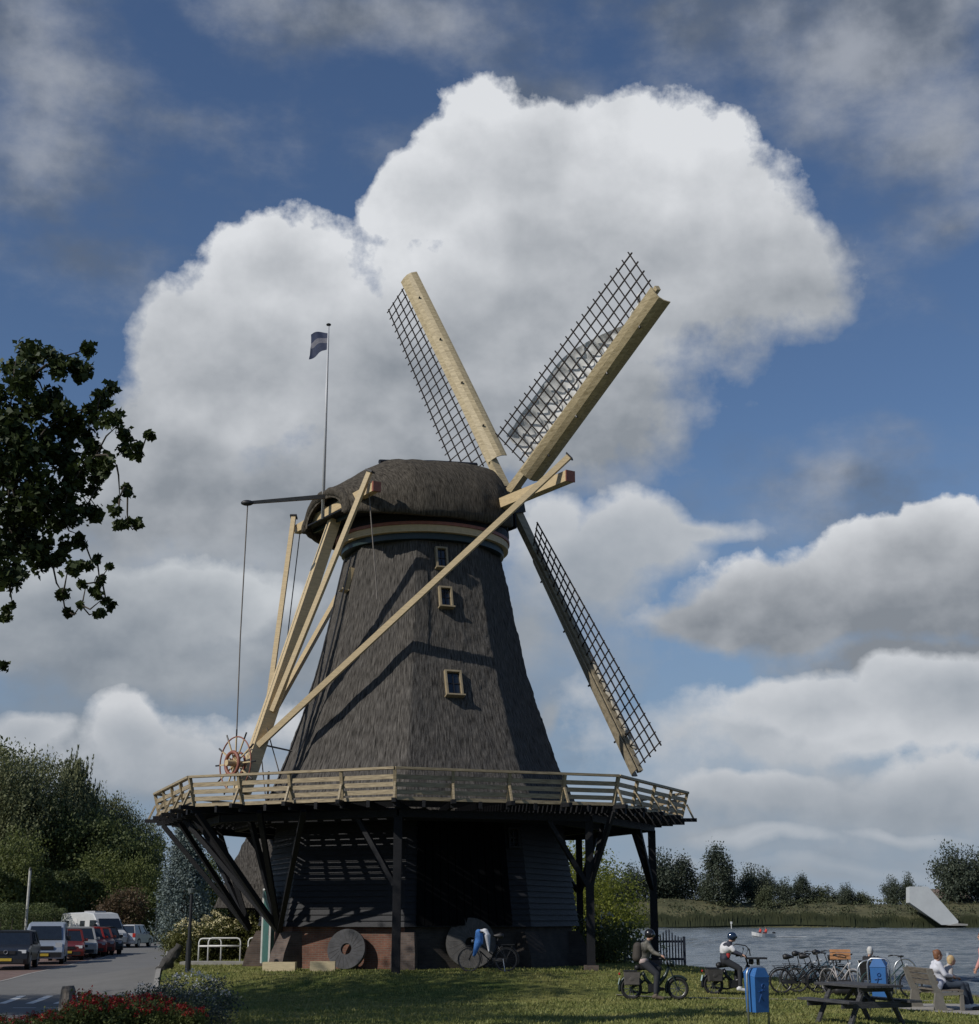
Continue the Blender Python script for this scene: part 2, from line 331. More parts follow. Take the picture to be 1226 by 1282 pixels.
# ---- brick base with piers
BZ0, BZ1 = G0 - .4, 1.80
def octwall(name, r0, r1, z0, z1, ks, m):
    mb = MB()
    for k in ks:
        a0, a1, b0, b1 = oc(k, r0, z0), oc(k + 1, r0, z0), oc(k, r1, z1), oc(k + 1, r1, z1)
        mb.add([a0, a1, b1, b0], [(0, 1, 2, 3)])
    return mb.build(name, m, mill)
base_in = octwall('brick_base', 5.35, 5.20, BZ0, BZ1, [7, 6, 5, 4, 3], brick)
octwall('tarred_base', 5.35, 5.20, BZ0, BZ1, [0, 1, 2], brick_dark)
for k in range(8):
    mb = MB(); ln = pol(PH + 45 * k, 1).normalized(); tn = Vector((ln.y * -1, ln.x, 0))
    rr = [(5.95, .42, BZ0), (5.75, .40, 1.0), (5.45, .34, 1.62)]
    rings = []
    for rad, hw, z in rr:
        o = ln * rad; i = ln * 4.9
        rings.append([i - tn * hw + Vector((0, 0, z)), o - tn * hw * .9 + Vector((0, 0, z)), o + tn * hw * .9 + Vector((0, 0, z)), i + tn * hw + Vector((0, 0, z))])
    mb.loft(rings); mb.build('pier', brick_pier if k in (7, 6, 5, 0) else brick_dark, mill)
# ---- weatherboarded lower octagon (real overlapping boards)
mb = MB(); nb = 19; WZ0, WZ1 = 1.78, 5.22
for k in range(8):
    for i in range(nb):
        z0 = WZ0 + (WZ1 - WZ0) * i / nb; z1 = WZ0 + (WZ1 - WZ0) * (i + 1) / nb
        f0, f1 = (z0 - WZ0) / (WZ1 - WZ0), (z1 - WZ0) / (WZ1 - WZ0); r0 = 5.42 - .52 * f0; r1 = 5.42 - .52 * f1
        a0, a1, b0, b1 = oc(k, r0 + .055, z0), oc(k + 1, r0 + .055, z0), oc(k, r1, z1 + .02), oc(k + 1, r1, z1 + .02)
        c0, c1 = oc(k, r0 - .03, z0), oc(k + 1, r0 - .03, z0)
        mb.add([a0, a1, b1, b0, c0, c1], [(0, 1, 2, 3), (4, 5, 1, 0)])
mb.build('weatherboarding', tarb, mill)
def facet_pt(k, u, z, r, off=0.):
    """point on facet k (0 = between corner k and k+1), u in -1..1, at circumradius r"""
    p = oc(k, r, z).lerp(oc(k + 1, r, z), (u + 1) / 2); n = pol(PH + 45 * k + 22.5, 1); return p + n * off
# gallery shadow over the tarred wall of facet 0, painted as near-black planks
mb = MB()
for i in range(12):
    u0, u1 = -.82 + 1.52 * i / 12, -.82 + 1.52 * (i + 1) / 12 - .012
    rz = lambda z: 5.42 - .52 * (z - WZ0) / (WZ1 - WZ0)
    vs = [facet_pt(0, u, z, rz(z), o) for o in (.02, .11) for (u, z) in ((u0, 1.82), (u1, 1.82), (u1, 5.1), (u0, 5.1))]
    mb.add(vs, [(3, 2, 1, 0), (4, 5, 6, 7), (0, 1, 5, 4), (1, 2, 6, 5), (2, 3, 7, 6), (3, 0, 4, 7)])
mb.build('gallery_shadow_planks', shadow_black, mill)
# green side door on facet 6 (left)
def door(k, u0, u1, z0, z1, r, m, name):
    mb = MB(); vs = [facet_pt(k, u, z, r, o) for o in (.0, .14) for (u, z) in ((u0, z0), (u1, z0), (u1, z1), (u0, z1))]
    mb.add(vs, [(3, 2, 1, 0), (4, 5, 6, 7), (0, 1, 5, 4), (1, 2, 6, 5), (2, 3, 7, 6), (3, 0, 4, 7)]); d = mb.build(name, m, mill)
    f = MB()
    for (a, b) in (((u0, z0), (u0, z1)), ((u1, z0), (u1, z1)), ((u0, z1), (u1, z1))):
        f.beam(facet_pt(k, a[0], a[1], r, .15), facet_pt(k, b[0], b[1], r, .15), .05, .06)
    f.build('door_frame', white_m, d); return d
gd = door(6, -.12, .42, G0 + .12, G0 + 2.45, 5.56, mat('door_green', (.03, .10, .085), .5, .2, 5), 'door')
h = MB(); h.tube([facet_pt(6, .34, 1.75, 5.5, .17), facet_pt(6, .34, 1.5, 5.5, .2)], .03); h.build('handle', black_m, gd)
# small window above the painted shadow planks, right
def small_window(k, uc, zc, w, hgt, r_at, frame_m, pane_m=None, tilt=.30, depth=.16, name='window'):
    n = pol(PH + 45 * k + 22.5, 1); t = Vector((-n.y, n.x, 0)); t = (oc(k + 1, 1) - oc(k, 1)).normalized()
    c = facet_pt(k, uc, zc, r_at); up = (Vector((0, 0, 1)) - n * tilt).normalized(); out = t.cross(up).normalized()
    if out.dot(n) < 0: out = -out
    f = MB(); w *= .92; hgt *= .95; bw = .06
    mx = Matrix((t, up, out)).transposed()
    for sx in (-1, 1): f.box(c + t * sx * (w / 2) + out * .09, (bw, hgt + bw, depth), mx)
    f.box(c + up * (hgt / 2 + .0) + out * .092, (w - bw, bw, depth), mx); f.box(c - up * (hgt / 2 + .03) + out * .12, (w + .14, .05, depth + .08), mx)
    o = f.build(name, frame_m, mill)
    g = MB(); g.box(c + out * .045, (w - bw, hgt - bw, .03), mx); g.build('pane', pane_m or glass, o)
    g = MB(); g.box(c + out * .075, (.035, hgt - bw, .03), mx); g.box(c + out * .073, (w - bw, .03, .03), mx); g.build('glazing_bar', lattice_m if frame_m is cream else black_m, o)
    return o
# ---- thatched smock: displaced grid per facet
PROF = [(5.2, 5.75), (5.6, 5.55), (6.2, 5.22), (7.06, 4.84), (8.25, 4.42), (9.12, 4.13), (10.45, 3.75), (11.95, 3.39), (13.58, 3.05), (14.4, 2.86), (14.62, 2.80)]
def prof(z):
    for (z0, r0), (z1, r1) in zip(PROF, PROF[1:]):
        if z <= z1: return r0 + (r1 - r0) * (z - z0) / (z1 - z0)
    return PROF[-1][1]
mb = MB(); nz_, nu = 170, 42; KS = 1.0
ringsv = []
for i in range(nz_):
    z = 5.2 + (14.62 - 5.2) * i / (nz_ - 1); r = prof(z) * KS; row = []
    for k in range(8):
        for j in range(nu):
            p = oc(k, r, z).lerp(oc(k + 1, r, z), j / nu); u = j / nu
            edge = min(u, 1 - u); 
            if edge < .06: p *= 1 - .010 * (1 - edge / .06) if False else 1; 
            n1 = noise.noise(Vector((p.x * 9 + k * 7, p.y * 9, z * 1.6))); n2 = noise.noise(Vector((p.x * 2.2, p.y * 2.2, z * 1.0))); n3 = noise.noise(Vector((p.x * 22, p.y * 22, z * 5)))
            q = Vector((p.x, p.y, 0)).normalized() * (n1 * .022 + n2 * .035 + n3 * .022); row.append(Vector((p.x + q.x, p.y + q.y, z)))
    ringsv.append(row)
mb.loft(ringsv, caps=False); tw_ = mb.build('thatched_tower', thatch, mill, smooth=True)
def set_uv(me, fn):
    nl = len(me.loops); lv = np.empty(nl, np.int32); me.loops.foreach_get('vertex_index', lv); co = np.empty(len(me.vertices) * 3, np.float32); me.vertices.foreach_get('co', co); co = co.reshape(-1, 3)
    uv = fn(co)[lv].astype(np.float32); me.uv_layers[0].data.foreach_set('uv', uv.ravel())
set_uv(tw_.data, lambda c: np.stack([np.arctan2(c[:, 0], -c[:, 1]) * 4.2, c[:, 2]], 1))
def win_px(px, py, w, hgt, k=0):
    # intersect pixel ray with facet k
    d = raydir(px, py); n = pol(PH + 45 * k + 22.5, 1); best = None
    z = 8.; o = Vector((0, 0, CH))
    for _ in range(30):
        r = prof(z) * cosh_; t_ = (r + MC.dot(n) - o.dot(n)) / d.dot(n); p = o + d * t_; z = z * .5 + p.z * .5
    pl = p - MC; pl.z = z; a, b = oc(k, prof(z), 0), oc(k + 1, prof(z), 0); tt = (b - a); u = (Vector((pl.x, pl.y, 0)) - a).dot(tt) / tt.length_squared * 2 - 1
    return small_window(k, u, z, w, hgt, prof(z), cream_frame, tilt=.24 + .08 * (z < 11))
win_px(552, 700, .40, .78); win_px(557, 749, .44, .74); win_px(567, 857, .56, .90)
small_window(6, .55, 13.4, .4, .8, prof(13.4), cream, tilt=.25)
small_window(0, .86, 4.5, .35, .6, 4.98, tarb, tilt=.12)
# gallery door glimpsed at tower foot, left
mb = MB()
for q in ((0, 1), (1, 1)): pass
gw = MB(); c0 = pol(-88, 5.25, 5.45); c1 = pol(-74, 5.25, 5.45)
for a, b in ((c0, c0 + Vector((0, 0, 1.35))), (c1, c1 + Vector((0, 0, 1.35))), (c0 + Vector((0, 0, 1.35)), c1 + Vector((0, 0, 1.35))), (c0 + Vector((0, 0, .9)), c1 + Vector((0, 0, .9))), (c0.lerp(c1, .5), c0.lerp(c1, .5) + Vector((0, 0, 1.35)))):
    gw.beam(a, b, .06, .06)
gw.build('gallery_gate', black_m, mill)
# ---- painted curb under the cap
def ringband(name, r, z0, z1, m, r2=None, n=64, lean=0):
    mb = MB(); r2 = r2 or r - .12
    prof_ = [(r2, z0), (r, z0), (r + lean, z1), (r2, z1)]
    rings = [[Vector((rr * sin(2 * pi * i / n), -rr * cos(2 * pi * i / n), z)) for i in range(n)] for rr, z in prof_]
    mb.loft(rings + [rings[0]], caps=False); return mb.build(name, m, mill, smooth=False)
ringband('green_curb', 2.93, 14.58, 14.80, green_m, 2.6)
ringband('cream_curb', 3.10, 14.804, 15.04, cream, 2.6)
ringband('red_curb', 3.15, 15.044, 15.15, redpaint, 2.6)
ringband('cap_skirt_board', 3.10, 15.154, 15.45, tar, 2.6)
# ---- cap
AX = R(57.2); F = Vector((sin(AX), cos(AX), 0)); U = Vector((cos(AX), -sin(AX), 0)); Z = Vector((0, 0, 1))
def cp(s, t, z): return F * s + U * t + Z * z
ST = [(-4.0, 16.48, 1.62, 15.42), (-3.7, 16.68, 2.0, 15.36), (-3.0, 17.12, 2.6, 15.3), (-2.3, 17.62, 3.0, 15.27), (-1.75, 17.92, 3.24, 15.24), (-.8, 18.02, 3.38, 15.28), (.4, 18.16, 3.40, 15.28), (1.4, 18.26, 3.16, 15.34), (2.1, 18.30, 2.66, 15.5), (2.6, 18.10, 2.0, 15.7), (2.95, 17.7, 1.5, 15.9), (3.2, 17.2, 1.1, 16.1)]
def cap_surface(inset=0., n=40):
    rings = []
    # interpolate stations
    ns = 60
    for i in range(ns):
        f = i / (ns - 1) * (len(ST) - 1); a = int(min(f, len(ST) - 2)); g = f - a
        s, zr, w, zb = [ST[a][q] * (1 - g) + ST[a + 1][q] * g for q in range(4)]
        zr -= inset; w -= inset
        row = []
        for j in range(n + 1):
            th = -pi / 2 + pi * j / n; t = sin(th)
            x = abs(t) ** .95 * (1 if t > 0 else -1) * w
            zz = zb + (zr - zb) * (max(0, cos(th)) ** .88) * (1 - .08 * sin(abs(th)) ** 2)
            if inset == 0:
                p = cp(s, x, zz); nn = .045 * noise.noise(p * 2) + .03 * noise.noise(p * 7) ; x *= 1 + nn / 3; zz += nn * .8
                if j in (0, n): zz += .04 * noise.noise(p * 12)
            row.append(cp(s, x, zz))
        rings.append(row)
    return rings
ro, ri = cap_surface(), cap_surface(.28)
mb = MB(); full = [a + b[::-1] for a, b in zip(ro, ri)]; mb.loft(full, caps=False)
n1 = len(full[0]); vs = [*full[0]]; mb.add(full[0], [tuple(range(n1))]) if False else None
for rg, rev in ((0, False), (-1, True)):
    a, b = ro[rg], ri[rg]
    for j in range(len(a) - 1):
        q = [a[j], a[j + 1], b[j + 1], b[j]]; mb.add(q, [(0, 1, 2, 3)])
capo = mb.build('thatched_cap', thatch_cap, mill, smooth=False)
set_uv(capo.data, lambda c: np.stack([c[:, 0] * F.x + c[:, 1] * F.y, np.arctan2(c[:, 0] * U.x + c[:, 1] * U.y, np.maximum(c[:, 2] - 14.2, .1)) * 3.2], 1))
me = capo.data; me.polygons.foreach_set('use_smooth', [True] * len(me.polygons))
mb = MB(); mb.tube([cp(-1.85, 0, 17.93), cp(-.8, 0, 18.08), cp(.4, 0, 18.28), cp(2.3, 0, 18.50)], .09, 6); mb.build('ridge_board', black_m, capo)
# rear gable: thick rolled thatch rim + boarded gable
rim = [ro[0][j] for j in range(0, 41)]
mb = MB(); mb.tube([p + F * .1 - Z * .08 for p in rim], [.17 + .05 * noise.noise(p * 3) for p in rim], 10); mb.build('thatch_rim', thatch_cap, capo, smooth=True)
def gable(s, m, name, par):
    i = 4; row = ri[i]; mb = MB(); f0 = [cp(s, (p - F * p.dot(F)).dot(U), p.z) for p in row]
    f1 = [p - F * .06 for p in f0]; mb.loft([f0, f1]); return mb.build(name, m, par)
gb = gable(-3.55, green_m, 'rear_gable', mill)
mb = MB()
for t in (-1.25, -.5, .5, 1.25): mb.beam(cp(-3.66, t, 15.5), cp(-3.66, t, 16.2 - abs(t) * .2), .09, .09, up=F)
mb.beam(cp(-3.67, -1.6, 15.72), cp(-3.67, 1.6, 15.72), .12, .10); mb.build('gable_frame', cream, gb)
mb = MB()
mb.box(cp(-3.64, 1.2, 16.02), (.01, .01, .01)) if False else None; mb.box(cp(-3.64, 0, 16.0), (.8, .04, .38), Matrix((U, F, Z)).transposed()); mb.build('gable_opening', black_m, gb)
# front closing panel
mb = MB(); row = ri[-6]; f0 = [cp(3.25, (p - F * p.dot(F)).dot(U), p.z) for p in row]; mb.loft([f0, [p + F * .06 for p in f0]]); mb.build('front_gable', tar, mill)
# cap floor (dark underside)
mb = MB(); pts = [r_[0] for r_ in ri] + [r_[-1] for r_ in ri[::-1]]
pts = [Vector((p.x, p.y, 15.50)) for p in pts]; mb.loft([pts, [p + Z * .05 for p in pts]]); mb.build('cap_floor', tar, mill)
# ---- beams of the tail
def beamobj(name, p, q, w, h_, m=cream, w2=None, h2=None, par=mill): mb = MB(); mb.beam(p, q, w, h_, w2=w2, h2=h2); return mb.build(name, m, par)
FS = beamobj('front_sprit', cp(1.5, -6.95, 16.15), cp(1.5, 7.05, 16.15), .34, .36)
beamobj('sprit_end', cp(1.5, 7.052, 16.15), cp(1.5, 7.10, 16.15), .36, .38, redpaint, par=FS)
SS = beamobj('rear_sprit', cp(-3.62, -2.95, 15.78), cp(-3.62, 3.05, 15.95), .26, .30)
beamobj('sprit_end', cp(-3.62, 3.055, 15.95), cp(-3.62, 3.16, 15.95), .30, .34, redpaint, par=SS)
TP0, TP1 = cp(-3.25, 0, 16.55), cp(-6.62, 0, 5.95)
beamobj('tail_pole', TP0, TP1, .30, .36, cream, .44, .46)
def tp(f): return TP0.lerp(TP1, f)
for sg in (1, -1):
    t0 = cp(1.42, 7.0 * sg, 16.75) ; b0 = tp(.845) + U * .27 * sg
    d = (t0 - b0).normalized(); beamobj('long_brace', b0 - d * .2, t0 + d * .1, .17, .19)
    beamobj('brace_cap', t0 + d * .1, t0 + d * .15, .26, .28, black_m)
    t1 = cp(-3.85, 2.85 * sg, 16.25 if sg > 0 else 16.0); b1 = tp(.74) + U * .24 * sg; d = (t1 - b1).normalized()
    beamobj('short_brace', b1 - d * .1, t1 + d * .25, .16, .16); beamobj('brace_cap', t1 + d * .25, t1 + d * .31, .25, .25, black_m)
bp_ = beamobj('brake_pole', cp(-3.0, 0.0, 16.52), cp(-6.9, 0.0, 15.62), .15, .17, mat('grey_wood', (.15, .13, .11), .7, .3, 4, stretch=(1, 6, 1)), .1, .1)
mb = MB(); mb.ell(cp(-6.9, 0, 15.62), (.22, .12, .1)); mb.build('pole_tip', black_m, bp_, smooth=True)
mb = MB(); mb.tube([cp(-6.88, 0, 15.6), cp(-6.93, 0, 11), cp(-6.9, 0, 7.3)], .022, 5)
mb.tube([cp(-3.62, 2.6, 15.8), cp(-3.55, 3.2, 12.1)], .02, 5); mb.tube([cp(-3.62, -2.7, 15.7), cp(-4.6, -1.4, 11.2), cp(-5.5, -.3, 8.2)], .02, 5)
mb.tube([tp(.80) + U * .2, cp(-5.2, .6, 5.4)], .02, 5); mb.tube([tp(.83) - U * .1, cp(-5.5, -.5, 5.4)], .02, 5); mb.tube([tp(.85), cp(-5.0, .2, 7.35)], .03, 5); mb.build('rope', rope_m, mill)
# tower side chains
mb = MB()
for aa, off in ((-52, .10), (-60, .14)):
    mb.tube([pol(aa + (z - 7) * -.2, prof(z) + off, z) for z in np.linspace(5.3, 14.2, 12)], .03, 5)
mb.build('guy_rope', black_m, mill)
# winch wheel at tail foot
wc = cp(-6.95, .1, 6.85); ax = (F * .98 + U * -.2).normalized(); mb = MB(); mb.ring(wc, .86, .024, ax, 40, 6)
WW = mb.build('winch_wheel', redpaint, mill, smooth=True)
sp = MB(); hn = MB(); u = ax.cross(Z).normalized(); w_ = ax.cross(u)
for i in range(12):
    a = 2 * pi * i / 12; dd = u * cos(a) + w_ * sin(a); sp.beam(wc, wc + dd * .88, .04, .04, up=ax); hn = MB(); hn.tube([wc + dd * .86, wc + dd * 1.10], .028, 6); hn.build('handle', black_m, WW)
sp.build('spokes', cream, WW)
mb = MB(); mb.ring(wc - ax * .12, .36, .06, ax, 28, 6); mb.ring(wc + ax * .12, .36, .04, ax, 28, 6); mb.build('rope_drum', redpaint, WW, smooth=True)
mb = MB(); mb.cyl(wc - ax * .35, wc + ax * .9, .10); mb.build('axle', cream, WW)
# flagpole on the cap tail
mb = MB(); fp0, fp1 = cp(-4.0, -.1, 15.5), cp(-4.0, -.1, 22.75); mb.tube([fp0, fp0.lerp(fp1, .55), fp1], [.06, .05, .03], 10); FP = mb.build('flagpole', mat('pole_white', (.45, .46, .48), .4, .1), mill, smooth=True)
mb = MB(); mb.ell(fp1 + Z * .05, (.09, .09, .05)); mb.build('finial', black_m, FP)
mb = MB(); mb.tube([fp0 + U * .12, fp1 + U * .02], .008, 4); mb.build('halyard', rope_m, FP)
def flagmesh():
    mb = MB(); nx, ny = 16, 10; vs = []; left = Vector((-1, .25, 0)).normalized()
    for j in range(ny + 1):
        v = j / ny
        for i in range(nx + 1):
            uu = i / nx; q = fp1 - Z * (.28 + .62 * v * (1 - .25 * uu)) + left * (.70 * uu) + Vector((.25, 1, 0)) * .10 * sin(uu * 7 + v * 3) * uu + Z * (-.25 * uu * v + .08 * sin(uu * 5) * uu - .18 * uu * (v > .62) + .12 * uu * (v < .25))
            vs.append(q)
    fs = []; 
    for j in range(ny):
        for i in range(nx): a = j * (nx + 1) + i; mb.f.append((a, a + 1, a + nx + 2, a + nx + 1)); mb.m.append(0 if j < 3 else (1 if j < 6 else 2))
    mb.v = [tuple(p) for p in vs]; return mb
flagmesh().build('flag', [mat('flag_navy', (.02, .03, .07), .8), mat('flag_grey', (.15, .15, .18), .8), mat('flag_blue', (.025, .035, .075), .8)], FP, smooth=True)
# ---- stage (gallery)
DZ = 5.38; RS = 9.02
gap = .08; pw = .165
mb = MB()
r = 5.0
while r < RS - .05:
    r1 = min(r + pw, RS)
    for k in range(8):
        a0, a1, b0, b1 = oc(k, r / 1, DZ), oc(k + 1, r, DZ), oc(k, r1, DZ), oc(k + 1, r1, DZ)
        lo = Vector((0, 0, -.03)); mb.add([a0, a1, b1, b0, a0 + lo, a1 + lo, b1 + lo, b0 + lo], [(0, 3, 2, 1), (4, 5, 6, 7), (0, 1, 5, 4), (1, 2, 6, 5), (2, 3, 7, 6), (3, 0, 4, 7)])
    r += pw + gap
deck = mb.build('gallery_deck', tar, mill)
mb = MB()   # joists
for k in range(8):
    for j in range(8):
        uo = -1 + 2 * j / 8 + .0
        po = facet_pt(k, uo, DZ - .16, RS + .10); pi_ = facet_pt(k, uo * .9, DZ - .16, 4.6); mb.beam(pi_, po, .10, .20)
mb.build('gallery_joists', tar, mill)
mb = MB()
for k in range(8):
    for rr, zz in ((8.0, DZ - .38), (6.3, DZ - .36)): mb.beam(oc(k, rr, zz), oc(k + 1, rr, zz), .2, .22)
mb.build('ring_beam', tar, mill)
for k in range(8):
    beamobj('gallery_edge_board', oc(k, RS + .03, DZ - .02), oc(k + 1, RS + .03, DZ - .02), .05, .10, rail_m)
    # one railing per side: rails are its parts, posts sub-parts
    rl = MB()
    for (rr, zz, ww, hh) in ((9.08, DZ + .82, .16, .07),): rl.beam(oc(k, rr + .16, zz), oc(k + 1, rr + .16, zz), ww, hh)
    rail = rl.build('railing', rail_m, mill)
    mb = MB()
    for zz, ex in ((.16, .03), (.37, .07), (.58, .11)): mb.beam(oc(k, 9.04 + ex, DZ + zz), oc(k + 1, 9.04 + ex, DZ + zz), .045, .13)
    mb.build('rail_boards', rail_m, rail)
    for j in range(4):
        u = -1 + 2 * j / 4; b_ = facet_pt(k, u, DZ - .05, 9.02); t_ = facet_pt(k, u, DZ + .80, 9.24); mb = MB(); mb.beam(b_, t_, .09, .10)
        o_ = facet_pt(k, u, DZ - .12, 9.46); mb.beam(facet_pt(k, u, DZ + .42, 9.21), o_, .06, .06); mb.build('post', rail_m, rail)
        beamobj('joist_end', facet_pt(k, u, DZ - .10, 8.8), facet_pt(k, u, DZ - .10, 9.54), .12, .12, tar, par=rail)
# ---- supports
for k in (0, 1, 2, 3):
    sides = {0: (-1,), 1: (-1, 1), 2: (-1, 1), 3: (-1, 1)}[k]
    p0, p1 = oc(k, 7.98, G0 - .25), oc(k, 7.98, DZ - .45)
    post = beamobj('gallery_post', p0, p1, .24, .24, tar)
    if k in (1, 2): mb = MB(); mb.box(p0 + Z * .3, (.42, .42, .26)); mb.build('plinth', brick_pier, post)
    for sg in sides:
        n = oc(k + sg, 1).normalized(); dirv = (oc(k + sg, 7.98) - oc(k, 7.98)).normalized()
        beamobj('brace', p1 - Z * 1.95 + dirv * .08, p1 + dirv * 1.35 + Z * -.02, .14, .14, tar, par=post)
    if k in (1, 3): beamobj('brace', p1 - Z * 1.95, oc(k, 9.0, DZ - .22), .13, .13, tar, par=post)
for k in (6, 7, 5, 4):
    foot = oc(k, 5.72, 1.62)
    for da, rr in ((0, 8.9), (0, 7.0), (-13, 8.1), (13, 8.1), (-24, 8.0), (24, 8.0)):
        if abs(da) == 24 and k != 7: continue
        top = pol(PH + 45 * k + da, rr, DZ - .25); st = beamobj('gallery_strut', foot + (top - foot).normalized() * .05, top, .15, .15, tar)
# ---- sails
HUB = Vector((.674, 53.993, 17.257)) - MC
e = R(11.6); FW = Vector((sin(AX) * cos(e), cos(AX) * cos(e), sin(e))); UU = Vector((cos(AX), -sin(AX), 0)); VV = UU.cross(FW)
if VV.z < 0: VV = -VV
mb = MB(); mb.cyl(HUB - FW * 1.9, HUB + FW * .55, .33, 20, .36); mb.build('windshaft', black_m, mill)
mb = MB(); mb.box(HUB + FW * .02, (1.05, 1.05, .75), Matrix((UU, VV, FW)).transposed()); mb.build('poll_end', black_m, mill)
stockobjs = []
TH = R(23.88)
for k in range(4):
    a = TH + k * pi / 2; D = UU * cos(a) + VV * sin(a); T = UU * -sin(a) + VV * cos(a)    # T: counter-clockwise seen from behind = trailing (lattice) side
    back = -FW; off = FW * (.19 if k % 2 else -.19)
    if k % 2 == 0: off = off
    H = HUB + off
    sail = MB(); sail.beam(H + D * .2, H + D * 11.62, .33, .34, up=FW, w2=.17, h2=.17)
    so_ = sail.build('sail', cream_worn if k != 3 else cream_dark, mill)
    def frame(rr):
        tw = R(24 - 19 * min(1, max(0, (rr - 2) / 9.4))); c, s_ = cos(tw), sin(tw); return T * c + back * s_, back * c - T * s_
    mb = MB(); Wd = 1.72; r0, r1 = 2.15, 11.42; nb_ = 25
    for i in range(nb_ + 1):
        rr = r0 + (r1 - r0) * i / nb_; X, Y_ = frame(rr); c_ = H + D * rr
        mb.beam(c_ - X * .10, c_ + X * (Wd + .09), .030, .036, up=FW)
    for fr in (.26, .50, .74, .98):
        pts = [H + D * (r0 - .1 + (r1 - r0 + .2) * i / 12) + frame(r0 + (r1 - r0) * i / 12)[0] * Wd * fr + FW * .035 for i in range(13)]
        for p, q in zip(pts, pts[1:]): mb.beam(p, q, .035, .045, up=FW)
    mb.build('lattice', lattice_m, so_)
    # leading board: curved shell from the stock forward
    mb = MB(); rings = []
    nB = 14; rb0, rb1 = (1.9 if k != 3 else 2.6), 11.55
    for i in range(nB + 1):
        rr = rb0 + (rb1 - rb0) * i / nB; X, Y_ = frame(rr); c_ = H + D * rr; hw = .17 - .07 * rr / 11.6
        prf = [(.10, .20), (-.14, .20), (-.36, .15), (-.50, .03), (-.57, -.14), (-.59, -.22), (-.56, -.23), (-.53, -.14), (-.46, .0), (-.34, .11), (-.14, .16), (.10, .16)]
        rings.append([c_ + X * x + Y_ * y for x, y in prf])
    mb.loft(rings); mb.build('leading_board', cream_worn if k != 3 else cream_dark, so_, smooth=False)
    mb = MB()
    for rr in (3.4, 5.6, 7.9, 10.2):
        X, Y_ = frame(rr); c_ = H + D * rr; mb.tube([c_ + X * .2 - Y_ * .1, c_ - X * .45 + Y_ * .16], .035, 6)
    mb.build('board_irons', black_m, so_)
    # cloth
    if k in (0,):
        mb = MB(); nr, nc = 60, 16; vs = []
        rA, rB = 2.3, 9.9
        for i in range(nr + 1):
            rr = rA + (rB - rA) * i / nr; X, Y_ = frame(rr); f = (rr - rA) / (rB - rA); wmax = 1.5 * (1 - max(0, (f - .55) / .45) ** 1.3 * .93)
            for j in range(nc + 1):
                x = .02 + wmax * j / nc; bil = .20 * abs(sin(pi * i / nr * 13)) * sin(pi * min(1, j / nc * 1.0) ) + .05 * noise.noise(Vector((rr * 2, x * 3, 0)))
                vs.append(H + D * rr + X * x + FW * (.16 + bil))
        fs = [(i * (nc + 1) + j, i * (nc + 1) + j + 1, (i + 1) * (nc + 1) + j + 1, (i + 1) * (nc + 1) + j) for i in range(nr) for j in range(nc)]
        mb.add(vs, fs); mb.build('sail_cloth', sailcloth, so_, smooth=True)
        mb = MB(); X, Y_ = frame(10.3)
        mb.tube([H + D * rr + frame(rr)[0] * x + FW * .14 for rr, x in ((9.7, .1), (10.1, .35), (10.5, .30), (10.7, .55), (11.0, .5))], [.06, .08, .07, .05, .02], 8); mb.build('cloth_tail', sailcloth, so_, smooth=True)
    else:
        mb = MB(); pts = []; rs = []
        for i in range(60):
            rr = 2.3 + 8.6 * i / 59; X, Y_ = frame(rr); pts.append(H + D * rr + X * (.20 + .03 * sin(i * 1.3)) + FW * (.10 + .02 * cos(i * 1.7))); rs.append(.055 + .02 * sin(i * .9) ** 2)
        mb.tube(pts, rs, 8); mb.build('furled_cloth', mat('furled_cloth', (.42, .39, .33), .85, .3, 5), so_, smooth=True)
 
